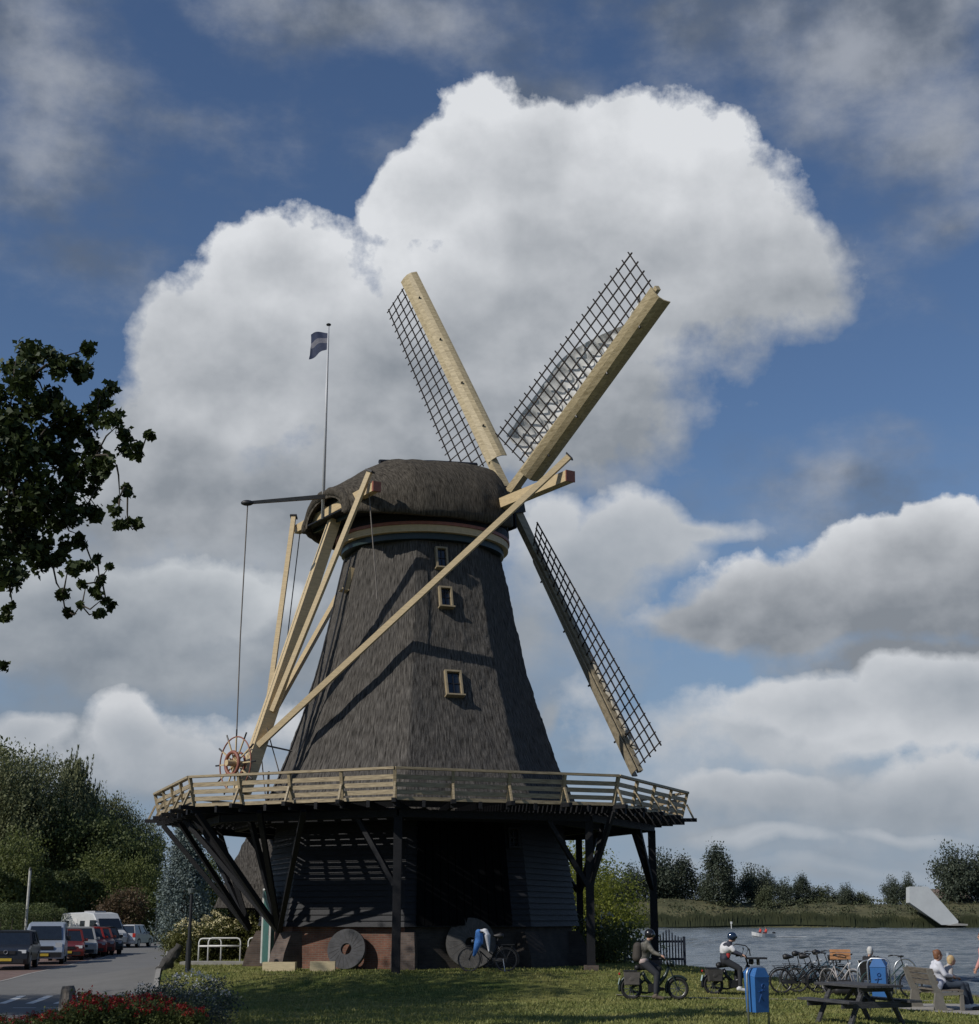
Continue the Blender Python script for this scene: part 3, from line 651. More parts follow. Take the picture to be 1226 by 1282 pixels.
# ================================================================ GROUND, ROAD, WATER
def interp(tab, v):
    if v <= tab[0][0]: return tab[0][1]
    for (a, b), (c_, d) in zip(tab, tab[1:]):
        if v <= c_: return b + (d - b) * (v - a) / (c_ - a)
    return tab[-1][1]
SHORE = [(-80, 110), (20, 33), (30, 23.5), (36, 17.5), (41, 14.2), (46, 12.2), (53, 10.3), (60, 9.2), (66, 8.2), (73, 6.4), (90, 0), (200, -14), (430, -42), (900, -100)]
def shore_x(y): return interp(SHORE, y) + .12 * sin(y * 1.7)
grass_m = bpy.data.materials.new('lawn'); grass_m.use_nodes = True
def lawn_nodes(m):
    n = m.node_tree.nodes; l = m.node_tree.links; b = n['Principled BSDF']; b.inputs['Roughness'].default_value = .9; b.inputs['Specular IOR Level'].default_value = .15
    tc = n.new('ShaderNodeTexCoord'); 
    def nz(sc, d, st=(1, 1, 1)):
        mp = n.new('ShaderNodeMapping'); mp.inputs['Scale'].default_value = st; l.new(tc.outputs['Object'], mp.inputs[0])
        x = n.new('ShaderNodeTexNoise'); x.inputs['Scale'].default_value = sc; x.inputs['Detail'].default_value = d; l.new(mp.outputs[0], x.inputs['Vector']); return x
    a = nz(.35, 6); c_ = nz(5, 5); e_ = nz(28, 3)
    r1 = n.new('ShaderNodeValToRGB'); r1.color_ramp.elements[0].position = .35; r1.color_ramp.elements[1].position = .68
    r1.color_ramp.elements[0].color = (.10, .135, .035, 1); r1.color_ramp.elements[1].color = (.245, .23, .085, 1)
    l.new(a.outputs['Fac'], r1.inputs[0])
    r2 = n.new('ShaderNodeValToRGB'); r2.color_ramp.elements[0].position = .3; r2.color_ramp.elements[1].position = .72; r2.color_ramp.elements[0].color = (.55, .58, .5, 1); r2.color_ramp.elements[1].color = (1.25, 1.2, 1.1, 1)
    l.new(c_.outputs['Fac'], r2.inputs[0])
    mx = n.new('ShaderNodeMix'); mx.data_type = 'RGBA'; mx.blend_type = 'MULTIPLY'; mx.inputs[0].default_value = 1; l.new(r1.outputs[0], mx.inputs[6]); l.new(r2.outputs[0], mx.inputs[7])
    l.new(mx.outputs[2], b.inputs['Base Color'])
    bp = n.new('ShaderNodeBump'); bp.inputs['Strength'].default_value = .9; bp.inputs['Distance'].default_value = .06; l.new(e_.outputs['Fac'], bp.inputs['Height']); l.new(bp.outputs[0], b.inputs['Normal'])
lawn_nodes(grass_m)
ys = list(np.arange(-80, 20, 5.)) + list(np.arange(20, 72, .75)) + list(np.arange(72, 130, 3.)) + list(np.arange(130, 900, 30.))
us = [0, .25, .45, .58] + list(np.linspace(.64, 1, 46))
mb = MB(); rings = []
for y in ys:
    sx = shore_x(y); x0 = -450 if y > 100 else -300; xs = []
    for u in us:
        x = x0 + (sx - x0) * (u ** .25 if False else u)
        if u >= .64: x = (sx - 36) + 36 * (u - .64) / .36
        else: x = x0 + (sx - 36 - x0) * u / .64
        xs.append(x)
    row = [Vector((x, y, gz(x, y))) for x in xs] + [Vector((sx + .02, y, -1.4))]
    rings.append(row)
mb.loft(rings, closed=False, caps=False)
g = mb.build('ground', grass_m, smooth=False); tag(g, 'mown lawn and riverside ground around the windmill', 'ground', kind='structure')
def drape(poly_rows, m, name, dz, kind='structure', label=None, cat=None, thick=0):
    """rows of (y, x0, x1): sheet following the ground"""
    mb = MB(); rings = []
    for (y, a, b) in poly_rows: rings.append([Vector((a + (b - a) * i / 14, y, gz(a + (b - a) * i / 14, y) + dz)) for i in range(15)])
    mb.loft(rings, closed=False, caps=False); o = mb.build(name, m); tag(o, label, cat, kind=kind); return o
asph = mat('asphalt_light', (.145, .142, .135), .9, .12, .8, .3, 60, coord='Object', detail=8)
def G(px, py, dz=0.):
    d = raydir(px, py); t = (CH - dz) / -d.z if d.z < 0 else 100.
    for _ in range(25): p = d * t; t = (CH - gz(p.x, p.y) - dz) / -d.z
    p = d * t; return Vector((p.x, p.y, gz(p.x, p.y)))
RL = [(0, -11), (30, -12.2), (38, -13.2)] + sorted([(G(a, b_).y, G(a, b_).x) for a, b_ in ((-12, 1232), (20, 1225), (60, 1215), (100, 1206), (150, 1194), (148, 1186))]) + [(150, -44), (180, -75)]
RR = [(0, -3.0), (26, -7.0)] + sorted([(G(a, b_).y, G(a, b_).x) for a, b_ in ((206, 1184), (208, 1190), (206, 1200), (202, 1212), (192, 1226), (168, 1242))]) + [(150, -33), (180, -60)]
rows = [(y, interp(RL, y), interp(RR, y)) for y in np.arange(8, 160, 1.5)]
drape(rows, asph, 'road', .012, label='pale asphalt road curving away past the parked cars', cat='road')
pave = brick_mat('parking_brick', (.25, .15, .12), (.19, .115, .095), (.14, .12, .10), .3)
rows = [(y, interp(RL, y) - 5.5, interp(RL, y) - .14) for y in np.arange(42, 112, 1.5)]
drape(rows, pave, 'parking_strip', .008, label='reddish brick parking strip beside the road', cat='paving')
kerb_m = mat('concrete_kerb', (.28, .27, .25), .9, .2, 4)
for nm, T_, y0, y1, o_ in (('kerb', RR, 30, 118, .07), ('kerb', RL, 42, 112, -.05)):
    mb = MB(); rg = []
    for y in np.arange(y0, y1, 1.5):
        x = interp(T_, y) + o_; z = gz(x, y); h_ = .05 if o_ > 0 else .02
        rg.append([Vector((x - .07, y, z - .1)), Vector((x - .07, y, z + h_)), Vector((x + .07, y, z + h_)), Vector((x + .07, y, z - .1))])
    mb.loft(rg); k = mb.build(nm, kerb_m); tag(k, 'pale concrete kerb edging the road', 'kerb', kind='structure')
# painted markings on the road hump
mb = MB()
def mark(px0, Y0, px1, Y1, w):
    a, b = G(px0, Y0) + Vector((0, 0, .018)), G(px1, Y1) + Vector((0, 0, .018)); n = 5
    for i in range(n):
        p, q = a.lerp(b, i / n), a.lerp(b, (i + 1) / n); t = Vector((1, 0, 0)) * w
        bend = lambda f: Vector((0, .25 * sin(pi * f), 0))
        p, q = p + bend(i / n), q + bend((i + 1) / n)
        mb.add([p - t, p + t, q + t, q - t], [(0, 1, 2, 3)])
for i in range(6): x = 2 + 34.5 * i; mark(x, 1257.5, x + 24, 1248, .10)
for i in range(5): x = -8 + 34.5 * i; mark(x + 24, 1251.5, x + 36, 1247.5, .09)
for x0, x1 in ((15, 44), (56, 76)): 
    a, b = G(x0, 1263) + Vector((0, 0, .018)), G(x1, 1263) + Vector((0, 0, .018)); mb.add([a, b, b + Vector((0, .12, 0)), a + Vector((0, .12, 0))], [(0, 1, 2, 3)])
tag(mb.build('road_marking', white_m), 'white slanted hump markings across the shaded road', 'road marking', kind='structure')
# worn path of the riders and the paved riverside path
path_m = mat('sandy_path', (.26, .24, .20), .95, .25, 2.5, .4, 30, coord='Object')
mb = MB(); rg = []
for i in range(60):
    f = i / 59; f = .36 + f * .64; x = -1.5 + 13.5 * f; y = 42.2 - 2.0 * f + .15 * sin(f * 14); w = max(.02, .17 + .22 * noise.noise(Vector((f * 14, 0, 0))))
    rg.append([Vector((x, y - w, gz(x, y) + .014)), Vector((x, y + w, gz(x, y) + .014))])
mb.loft(rg, closed=False, caps=False); tag(mb.build('dirt_path', path_m), 'narrow worn dirt track crossing the lawn', 'path', kind='structure')
rows = [(y, interp([(26, 13.5), (31, 12.2), (35, 9.7), (38.6, 8.6)], y), shore_x(y) - .25) for y in np.arange(26, 38.7, .5)]
drape(rows, mat('paved_path', (.30, .28, .25), .9, .15, 3, .3, 25, coord='Object'), 'riverside_path', .012, label='pale paved path along the water', cat='path')
# quay planks
mb = MB()
for y in np.arange(20, 66, .35):
    x = shore_x(y); x2 = shore_x(y + .33); mb.beam((x + .06, y, -.35), (x2 + .06, y + .33, -.35), .08, .7)
tag(mb.build('quay_edge', mat('quay_wood', (.10, .09, .075), .9, .3, 5)), 'low timber edging where lawn meets the river', 'quay', kind='structure')
# water
wm_ = bpy.data.materials.new('river_water'); wm_.use_nodes = True
def water_nodes(m):
    n = m.node_tree.nodes; l = m.node_tree.links; b = n['Principled BSDF']; b.inputs['Base Color'].default_value = (.095, .115, .125, 1); b.inputs['Roughness'].default_value = .2
    b.inputs['IOR'].default_value = 1.33
    tc = n.new('ShaderNodeTexCoord'); hs = []
    for sc, st, d, w in ((.55, (.45, 1, 1), 4, 1.), (2.4, (.5, 1, 1), 5, .35), (.06, (.35, 1, 1), 3, 1.2)):
        mp = n.new('ShaderNodeMapping'); mp.inputs['Scale'].default_value = st; l.new(tc.outputs['Object'], mp.inputs[0])
        x = n.new('ShaderNodeTexNoise'); x.inputs['Scale'].default_value = sc; x.inputs['Detail'].default_value = d; l.new(mp.outputs[0], x.inputs['Vector'])
        mm = n.new('ShaderNodeMath'); mm.operation = 'MULTIPLY'; l.new(x.outputs['Fac'], mm.inputs[0]); mm.inputs[1].default_value = w; hs.append(mm.outputs[0])
    ad = n.new('ShaderNodeMath'); l.new(hs[0], ad.inputs[0]); l.new(hs[1], ad.inputs[1]); a2 = n.new('ShaderNodeMath'); l.new(ad.outputs[0], a2.inputs[0]); l.new(hs[2], a2.inputs[1])
    bp = n.new('ShaderNodeBump'); bp.inputs['Strength'].default_value = 1; bp.inputs['Distance'].default_value = .5; l.new(a2.outputs[0], bp.inputs['Height']); l.new(bp.outputs[0], b.inputs['Normal'])
water_nodes(wm_)
yw = [38.0]
while yw[-1] < 362: yw.append(yw[-1] + .05 + yw[-1] * .0042)
yw = np.array(yw); uw = np.linspace(0, 1, 300); X_ = (-.10 * yw - 2)[:, None] + (.46 * yw + 6)[:, None] * uw[None, :]; Y_ = np.repeat(yw[:, None], 300, 1); Z_ = np.zeros_like(X_)
wr = np.random.default_rng(4)
for i in range(26):
    wl = .7 * 1.16 ** i * .55 + .35; a = R(-100) + wr.normal() * .55; k = 2 * pi / wl; amp = .0085 * wl ** .85 * (1 if wl < 5 else .5)
    fade = np.clip(wl / (Y_ * .012), 0, 1); Z_ += amp * fade * np.sin(k * (X_ * cos(a) + Y_ * sin(a)) + wr.random() * 6.28 + .8 * np.sin(X_ * .13 + i) + .6 * np.sin(Y_ * .07 + i * 2))
Z_ *= 1 + .6 * np.sin(X_ * .05 + 1) * np.sin(Y_ * .045)
mb = MB(); mb.v = [tuple(p) for p in np.stack([X_, Y_, Z_ - .6], 2).reshape(-1, 3)]; ny_ = len(yw)
mb.f = [(j * 300 + i, j * 300 + i + 1, (j + 1) * 300 + i + 1, (j + 1) * 300 + i) for j in range(ny_ - 1) for i in range(299)]; mb.m = [0] * len(mb.f)
mb.add([(-2500, -200, -1.0), (2500, -200, -1.0), (2500, 4000, -1.0), (-2500, 4000, -1.0)], [(0, 1, 2, 3)])
tag(mb.build('water', wm_, smooth=True), 'rippled grey blue river', 'water', kind='structure')
# far bank
bank_m = mat('bank_grass', (.075, .082, .032), .95, .45, .12, .6, 1.2, coord='Object', detail=7, col2=(.13, .12, .058), stretch=(.5, 1, 2))
mb = MB(); rg = []
for i in range(160):
    x = -260 + 600 * i / 159; y0 = 357 + 4 * sin(x * .03) + 2 * sin(x * .11); hh = 5.6 + .5 * sin(x * .05) + .3 * sin(x * .17)
    rg.append([Vector((x, y0 + a, z + .25 * noise.noise(Vector((x * .3, a, z))))) for a, z in ((0, -1.2), (.5, .1), (3, .7), (9, hh * .45), (16, hh * .8), (22, hh), (30, hh), (60, hh * .7), (400, 2.0), (2200, 2.0))])
mb.loft(rg, closed=False, caps=False); tag(mb.build('far_bank', bank_m, smooth=True), 'grassy dyke on the far side of the river', 'bank', kind='structure')
# ================================================================ FOLIAGE
rng = np.random.default_rng(11)
def leaf_mat(name, c1, c2, transl=.25, scale=.7):
    if name in _M: return _M[name]
    m = mat(name, c1, .6, .0, scale, col2=c2, coord='Object', transl=transl, spec=.3, detail=3); return m
SHAPE = {4: np.array([(-.5, 0), (0, -.28), (.5, 0), (0, .28)]), 8: np.array([(-.5, 0), (-.25, -.22), (-.05, -.48), (.12, -.2), (.52, -.12), (.30, .12), (.10, .50), (-.2, .26)])}
def leafverts(centers, size, nper=4, squash=1., jitter=.4, droop=0):
    n = len(centers); nrm = rng.normal(size=(n, 3)); nrm[:, 2] = np.abs(nrm[:, 2]) * .8 + .2; nrm /= np.linalg.norm(nrm, axis=1)[:, None]
    a = rng.normal(size=(n, 3)); a[:, 2] -= droop; u = np.cross(nrm, a); u /= np.linalg.norm(u, axis=1)[:, None]
    if droop: v = u; u = np.cross(v, nrm)
    else: v = np.cross(nrm, u)
    s = size * (1 + jitter * (rng.random(n) - .5) * 2); sh = SHAPE[nper]
    return centers[:, None, :] + s[:, None, None] * (sh[None, :, 0:1] * u[:, None, :] + sh[None, :, 1:2] * v[:, None, :])
def clumps(nc, per, r, cl_r, shape=(1, 1, 1), shell=.55, seed=0, fn=None):
    d = rng.normal(size=(nc, 3)); d /= np.linalg.norm(d, axis=1)[:, None]; rad = shell + (1 - shell) * rng.random(nc) ** .6
    c_ = d * rad[:, None] * np.array(shape) * r
    if fn is not None: c_ = fn(c_)
    k = rng.normal(size=(nc, per, 3)) * cl_r * np.array((1, 1, .75)); return (c_[:, None, :] + k).reshape(-1, 3), c_
bark = mat('bark', (.055, .045, .035), .95, .4, 4, .6, 15)
def make_tree(name, h, w, crown_c=.6, crown_h=.8, nc=120, per=60, leaf=.35, cl=.12, m=None, kind='round', trunk_r=None, nper=4, lobes=7):
    """unit tree rooted at origin"""
    root = thing(name, None, 'tree'); tr = trunk_r or h * .022; cz = h * crown_c; ch = h * crown_h / 2
    mb = MB(); mb.tube([(0, 0, -.3), (.02 * h, 0, h * .25), (-.01 * h, .01 * h, h * .55), (0, 0, h * .85)], [tr, tr * .8, tr * .5, tr * .12], 8)
    lobec = []
    for i in range(lobes):
        a = 2 * pi * i / lobes + rng.random(); zz = cz + ch * (rng.random() * 1.3 - .65); rr = w * .5 * (.42 + .25 * rng.random()) * (1 - .5 * abs(zz - cz) / ch)
        p = np.array((rr * cos(a), rr * sin(a), zz)); lobec.append(p)
        mb.tube([(0, 0, zz * .62), (p[0] * .5, p[1] * .5, zz * .82), tuple(p)], [tr * .4, tr * .25, tr * .08], 6)
    mb.build('trunk', bark, root, smooth=True); pts = []
    if kind in ('round', 'wild'):
        lobec.append(np.array((0, 0, cz + ch * .45))); lobec.append(np.array((0, 0, cz - ch * .3)))
        for p in lobec:
            lr = w * (.24 + .10 * rng.random()); a, _ = clumps(max(3, nc // len(lobec)), per, 1, w * cl * .42, (lr, lr, min(lr * 1.1, ch * .62)), .45); pts.append(a + p)
    elif kind == 'cone':
        def fn(c_): return c_
        n_ = nc; zz = rng.random(n_) ** .8; ang = rng.random(n_) * 2 * pi; layers = 1 - .25 * ((zz * 9) % 1); rr = (1 - zz) ** .75 * w / 2 * (.75 + .3 * rng.random(n_)) * layers
        base = np.stack([rr * np.cos(ang), rr * np.sin(ang), h * .06 + zz * h * .92], 1); a = base[:, None, :] + rng.normal(size=(n_, per, 3)) * w * cl * .35; pts.append(a.reshape(-1, 3))
    elif kind == 'poplar':
        n_ = nc; zz = rng.random(n_); ang = rng.random(n_) * 2 * pi; rr = np.sin(np.clip(zz * .93 + .07, 0, 1) * pi) ** .55 * w / 2 * (.6 + .45 * rng.random(n_))
        base = np.stack([rr * np.cos(ang), rr * np.sin(ang), h * .12 + zz * h * .88], 1); a = base[:, None, :] + rng.normal(size=(n_, per, 3)) * np.array((1, 1, 1.8)) * w * cl * .35; pts.append(a.reshape(-1, 3))
    elif kind == 'willow':
        for p in lobec + [np.array((0, 0, cz + ch * .5)), np.array((w * .12, 0, cz + ch * .7))]:
            n_ = nc // (lobes + 2); c_ = p + rng.normal(size=(n_, 3)) * np.array((w * .13, w * .13, h * .05)); L_ = h * (.10 + .14 * rng.random(n_)); t = rng.random((n_, per))
            a = c_[:, None, :] + np.stack([rng.normal(size=(n_, per)) * w * .012 + (t * .04 * w), rng.normal(size=(n_, per)) * w * .012, -t * L_[:, None] + h * .04], 2); pts.append(a.reshape(-1, 3))
    P = np.concatenate(pts); V = leafverts(P, leaf, nper, droop=(3 if kind == 'willow' else 0)); fastmesh('crown', V, nper, m, root)
    return root
def place(root, px, Y, topy=None, label=None, group=None, wscale=1., h0=None, rz=0, width=None, base_z=None):
    x = (px - CX) / FPX * (Y / cos(PITCH)) if False else None
    top = at(px, topy, Y); z0 = gz(top.x, Y) if base_z is None else base_z
    s = (top.z - z0) / h0; root.location = (top.x, Y, z0); ws_ = s if width is None else width
    root.scale = (ws_, ws_, s); root.rotation_euler = (0, 0, rz)
    if label: root['label'] = label
    if group: root['group'] = group
    return root
LF_dark = leaf_mat('leaf_dark_green', (.050, .068, .026), (.115, .140, .048), .3)
LF_mid = leaf_mat('leaf_mid_green', (.065, .085, .024), (.16, .18, .052), .35)
LF_willow = leaf_mat('leaf_willow', (.085, .10, .052), (.20, .21, .10), .3, .3)
LF_yel = leaf_mat('leaf_yellow_green', (.13, .155, .025), (.30, .32, .06), .5)
LF_blue = leaf_mat('leaf_blue_spruce', (.075, .105, .100), (.19, .23, .215), .1)
LF_brown = leaf_mat('leaf_bronze', (.055, .035, .020), (.11, .075, .038), .2)
LF_far = leaf_mat('leaf_far', (.040, .054, .038), (.078, .092, .058), .15, .15)
LF_far2 = leaf_mat('leaf_far_light', (.050, .062, .030), (.095, .105, .055), .15, .15)
LF_maple = leaf_mat('leaf_maple', (.018, .030, .010), (.055, .075, .020), .22, .8)
GB = 'trees behind the parked cars'
# prototypes (used themselves first)
tA = make_tree('willow_tree', 14, 9.5, .58, .8, 640, 60, .34, .12, LF_willow, 'willow', lobes=11)
tI = make_tree('tall_tree', 13, 9, .58, .86, 420, 60, .26, .17, LF_willow, lobes=14)
tC = make_tree('broadleaf_tree', 9, 8, .56, .85, 260, 55, .26, .16, LF_mid)
tD = make_tree('broadleaf_tree', 10, 9, .55, .85, 260, 55, .30, .16, LF_dark)
def W_(px, Y): return px / FPX * Y
used = {}
def inst(proto, h0, w0, px, topy, wpx, Y, label, group=GB, base_z=None):
    o = proto if proto.name not in used else copy_tree(proto); used[proto.name] = 1
    place(o, px, Y, topy, label, group, h0=h0, rz=rng.random() * 6.28, base_z=base_z); s = W_(wpx, Y) / w0; o.scale = (s, s, o.scale[2]); return o
inst(tD, 10, 9, -20, 940, 150, 152, 'dense dark tree at the left edge, behind the dark car')
inst(tI, 13, 9, 18, 924, 110, 146, 'tall grey green tree rising at the far left behind the vans')
inst(tI, 13, 9, 66, 936, 95, 150, 'tall rounded tree second from the left, above the silver van')
inst(tA, 14, 9.5, 104, 932, 62, 154, 'slender windblown willow with a loose top leaning right')
inst(tI, 13, 9, 118, 975, 66, 158, 'rounded tree behind the motorhome, left of the sloping row')
inst(tI, 13, 9, 143, 990, 60, 160, 'rounded tree above the white hatchback')
inst(tI, 13, 9, 166, 1004, 56, 162, 'rounded tree next to last in the sloping row')
inst(tI, 13, 9, 188, 1022, 44, 164, 'lowest rounded tree at the right end of the sloping row')
inst(tD, 10, 9, 95, 1005, 120, 150, 'broad dark tree under the windblown willow')
inst(tD, 10, 9, 150, 1030, 110, 150, 'broad dark tree standing under the row of poplars')
inst(tC, 9, 8, 26, 1040, 90, 128, 'yellowish green tree behind the dark car at the left')
inst(tC, 9, 8, 132, 1066, 88, 134, 'bright mid green tree directly behind the motorhome')
inst(tC, 9, 8, 178, 1072, 60, 134, 'small olive green tree left of the blue spruce')
tE = make_tree('copper_tree', 5, 5, .55, .9, 130, 50, .22, .18, LF_brown); inst(tE, 5, 5, 158, 1112, 62, 126, 'small bronze leaved tree behind the white hatchback', None)
tF = make_tree('blue_spruce', 9, 4.6, nc=520, per=55, leaf=.17, cl=.20, m=LF_blue, kind='cone'); place(tF, 236, 97, 1026, 'broad blue grey spruce left of the gallery struts', None, h0=9); tF.scale = (.88, .88, tF.scale[2])
tF['category'] = 'tree'
inst(tD, 10, 9, 264, 1062, 66, 101, 'dark tree half hidden between the blue spruce and the mill annex', None)
inst(tC, 9, 8, 322, 1090, 44, 84, 'small green tree behind the gallery struts in front of the annex', None)
# clipped hedge line behind the parking
def hedge(name, p, q, w, h, m, label, n=16000, leaf=.12, taper=0, cat='hedge'):
    p, q = Vector(p), Vector(q); d = (q - p); t = rng.random(n); face = rng.random(n); a = (rng.random(n) - .5) * w; z = rng.random(n) * h
    sel = face < .45; z[sel] = h * (.93 + .10 * rng.random(sel.sum())); sel2 = (face >= .45) & (face < .8); a[sel2] = np.sign(a[sel2]) * w / 2 * (.9 + .2 * rng.random(sel2.sum()))
    hv = 1 + .10 * np.sin(t * 17) + .07 * np.sin(t * 41); z = z * hv
    nrm = Vector((-d.y, d.x, 0)).normalized(); P = np.stack([p.x + d.x * t + nrm.x * a, p.y + d.y * t + nrm.y * a, p.z + d.z * t + z], 1) - np.array(p)
    root = thing(name, label, cat, tuple(p)); fastmesh('foliage', leafverts(P, leaf), 4, m, root)
    mb = MB(); 
    for i in range(9): f = (i + .5) / 9; b = d * f; mb.tube([b, b + Vector((.1, 0, h * .8))], .05, 5)
    mb.build('stem', bark, root); return root
hedge('hedge', gpt(-60, 92), gpt(70, 110), 1.6, 2.5, LF_dark, 'dark clipped hedge behind the parked cars')
hedge('shrub_belt', gpt(60, 140), gpt(300, 125), 5, 3.6, LF_dark, 'dark belt of undergrowth beneath the trees at the bend of the road', n=26000, leaf=.28, cat='shrubs')
hedge('shrub_belt', gpt(-40, 124), gpt(100, 134), 5, 5.0, LF_dark, 'dark undergrowth behind the hedge at the left', n=20000, leaf=.28, cat='shrubs')
# ---- bushes
def bush(name, px, Y, w, h, m, label, nc=70, per=60, leaf=.10, depth=None, group=None, fl=None, dz=0):
    b = gpt(px, Y); root = thing(name, label, 'bush', tuple(b + Vector((0, 0, dz))), 0, group); d_ = depth or w
    P, c_ = clumps(nc, per, 1, min(w, h) * .13, (w / 2, d_ / 2, h * .55), .35); P[:, 2] = np.abs(P[:, 2] + h * .42); P = P[P[:, 2] < h * 1.15]
    fastmesh('foliage', leafverts(P, leaf), 4, m, root); mb = MB()
    for i in range(8):
        q = c_[i] * .7; mb.tube([(q[0] * .2, q[1] * .2, -.05), (q[0] * .6, q[1] * .6, h * .3), (q[0], q[1], abs(q[2] + h * .42))], [.03, .02, .008], 5)
    mb.build('stem', bark, root)
    if fl:
        n, size, fm, zr = fl; q = rng.random((n, 3)); a = q[:, 0] * 6.283; r_ = np.sqrt(q[:, 1]); Pf = np.stack([np.cos(a) * r_ * w / 2 * .95, np.sin(a) * r_ * d_ / 2 * .95, h * (zr + (1.06 - zr) * (1 - r_ ** 2 * .6) + .06 * rng.normal(size=n) * .5)], 1)
        K = (Pf[:, None, :] + rng.normal(size=(n, 9, 3)) * size * .55).reshape(-1, 3); fastmesh('blossom', leafverts(K, size), 4, fm, root)
    return root
LF_hedge = leaf_mat('leaf_hedge_yellow', (.060, .070, .018), (.135, .135, .035), .3, 2)
LF_grey = leaf_mat('leaf_grey_green', (.040, .055, .045), (.085, .105, .085), .15, 3)
LF_bed = leaf_mat('leaf_bed', (.055, .08, .020), (.19, .21, .065), .35, 3)
petal_w = mat('white_petal', (.55, .56, .58), .7, .2, 6); petal_r = mat('red_petal', (.30, .010, .008), .6, .45, 5, coord='Object', transl=.2); petal_y = mat('cream_petal', (.5, .45, .25), .7, .2)
bush('flowering_shrub', 232, 57, 1.5, 1.5, LF_hedge, 'yellow green shrub at the left end beside the black lamp post', 70, 60, .09, fl=(70, .07, petal_y, .4))
bush('flowering_shrub', 268, 58, 1.6, 1.75, LF_hedge, 'yellow green shrub behind the bicycle racks, middle of three', 80, 60, .09, fl=(90, .07, petal_y, .4))
bush('flowering_shrub', 308, 58.5, 1.7, 1.7, LF_hedge, 'yellow green shrub behind the racks closest to the mill', 80, 60, .09, fl=(80, .07, petal_y, .4))
bush('golden_bush', 756, 69, 3.4, 4.4, LF_yel, 'tall golden green bush beyond the right gallery posts', 150, 70, .13, dz=.1)
bush('golden_bush', 728, 72, 3.4, 5.6, LF_yel, 'taller green bush directly behind the right edge of the mill', 130, 70, .14, dz=.1)
bush('dark_bush', 752, 55.5, 2.9, 1.65, LF_dark, 'low dark bush beside the picket fence', 110, 60, .10, fl=(26, .06, petal_w, .2))
bush('young_shrub', 800, 58.5, .5, 1.7, LF_yel, 'thin pale green shrub growing through the picket fence', 14, 40, .07)
bush('young_shrub', 826, 58.6, .6, 1.5, LF_yel, 'small pale shrub at the right part of the picket fence', 14, 40, .07)
bush('grey_shrub', 238, 31.5, 1.75, .95, LF_grey, 'grey green shrub dotted with small white flowers at the end of the flower bed', 90, 70, .055, fl=(150, .028, petal_w, .1))
bush('grey_shrub', 182, 31.2, .9, .72, LF_grey, 'small dusky shrub between the red flowers and the white flowered one', 50, 60, .05, fl=(40, .025, petal_w, .1))
# red flower bed: individual plants
BX = [(2, 28.6), (22, 28.2), (44, 29.0), (66, 28.1), (86, 29.2), (104, 28.4), (122, 29.6), (140, 28.6), (158, 29.4), (176, 28.8), (192, 30.0), (206, 28.7), (222, 29.6), (238, 28.6), (112, 30.8), (150, 30.9), (176, 30.6)]
fpro = []
for v in range(3):
    P, c_ = clumps(34, 55, 1, .075, (.34, .34, .26), .3); P[:, 2] = np.abs(P[:, 2] + .22)
    root = thing('red_flower_plant', None, 'flowers'); fastmesh('foliage', leafverts(P, .055), 4, LF_bed, root)
    n = 26; q = rng.random((n, 2)); a = q[:, 0] * 6.28; r_ = np.sqrt(q[:, 1]) * .36; Pf = np.stack([np.cos(a) * r_, np.sin(a) * r_, .50 - r_ * .35 + .05 * rng.normal(size=n)], 1)
    K = (Pf[:, None, :] + rng.normal(size=(n, 16, 3)) * .022).reshape(-1, 3); fastmesh('blossom', leafverts(K, .038), 4, petal_r, root); fpro.append(root)
BL = ['at the left edge of the frame', 'second from the left edge', 'between the left edge and the wooden stump', 'just in front of the wooden stump', 'right beside the wooden stump', 'in the front row right of the stump', 'taller one in the middle of the bed', 'front one below the middle of the bed', 'middle one left of the dusky shrub', 'front one below the dusky shrub', 'touching the dusky shrub from the front', 'front one left of the white flowered shrub', 'touching the white flowered shrub', 'rightmost of the bed', 'at the back of the bed by the stump', 'at the back edge in the middle', 'at the back, deepest red beneath the dusky shrub']
for i, (px, Y) in enumerate(BX):
    o = fpro[i % 3] if i < 3 else copy_tree(fpro[i % 3]); o.location = gpt(px, Y); o.rotation_euler = (0, 0, i * 1.7); s_ = (.85 + .3 * rng.random()) * (.62 if px < 50 else .78 if px < 95 else 1.12); o.scale = (s_, s_, s_ * 1.0)
    o['label'] = 'low green plant covered in red blossoms, ' + BL[i]; o['group'] = 'red flowering plants in the bed'
mb = MB(); pts = [gpt(px, Y, .02) for px, Y in ((-20, 27), (-20, 29.6), (100, 31.6), (200, 32.4), (290, 32.4), (290, 30), (240, 27))]; mb.add(pts, [tuple(range(len(pts)))[::-1]])
tag(mb.build('flower_bed_soil', mat('soil', (.045, .035, .025), .95, .4, 8)), 'dark soil of the flower bed', 'soil', kind='structure')
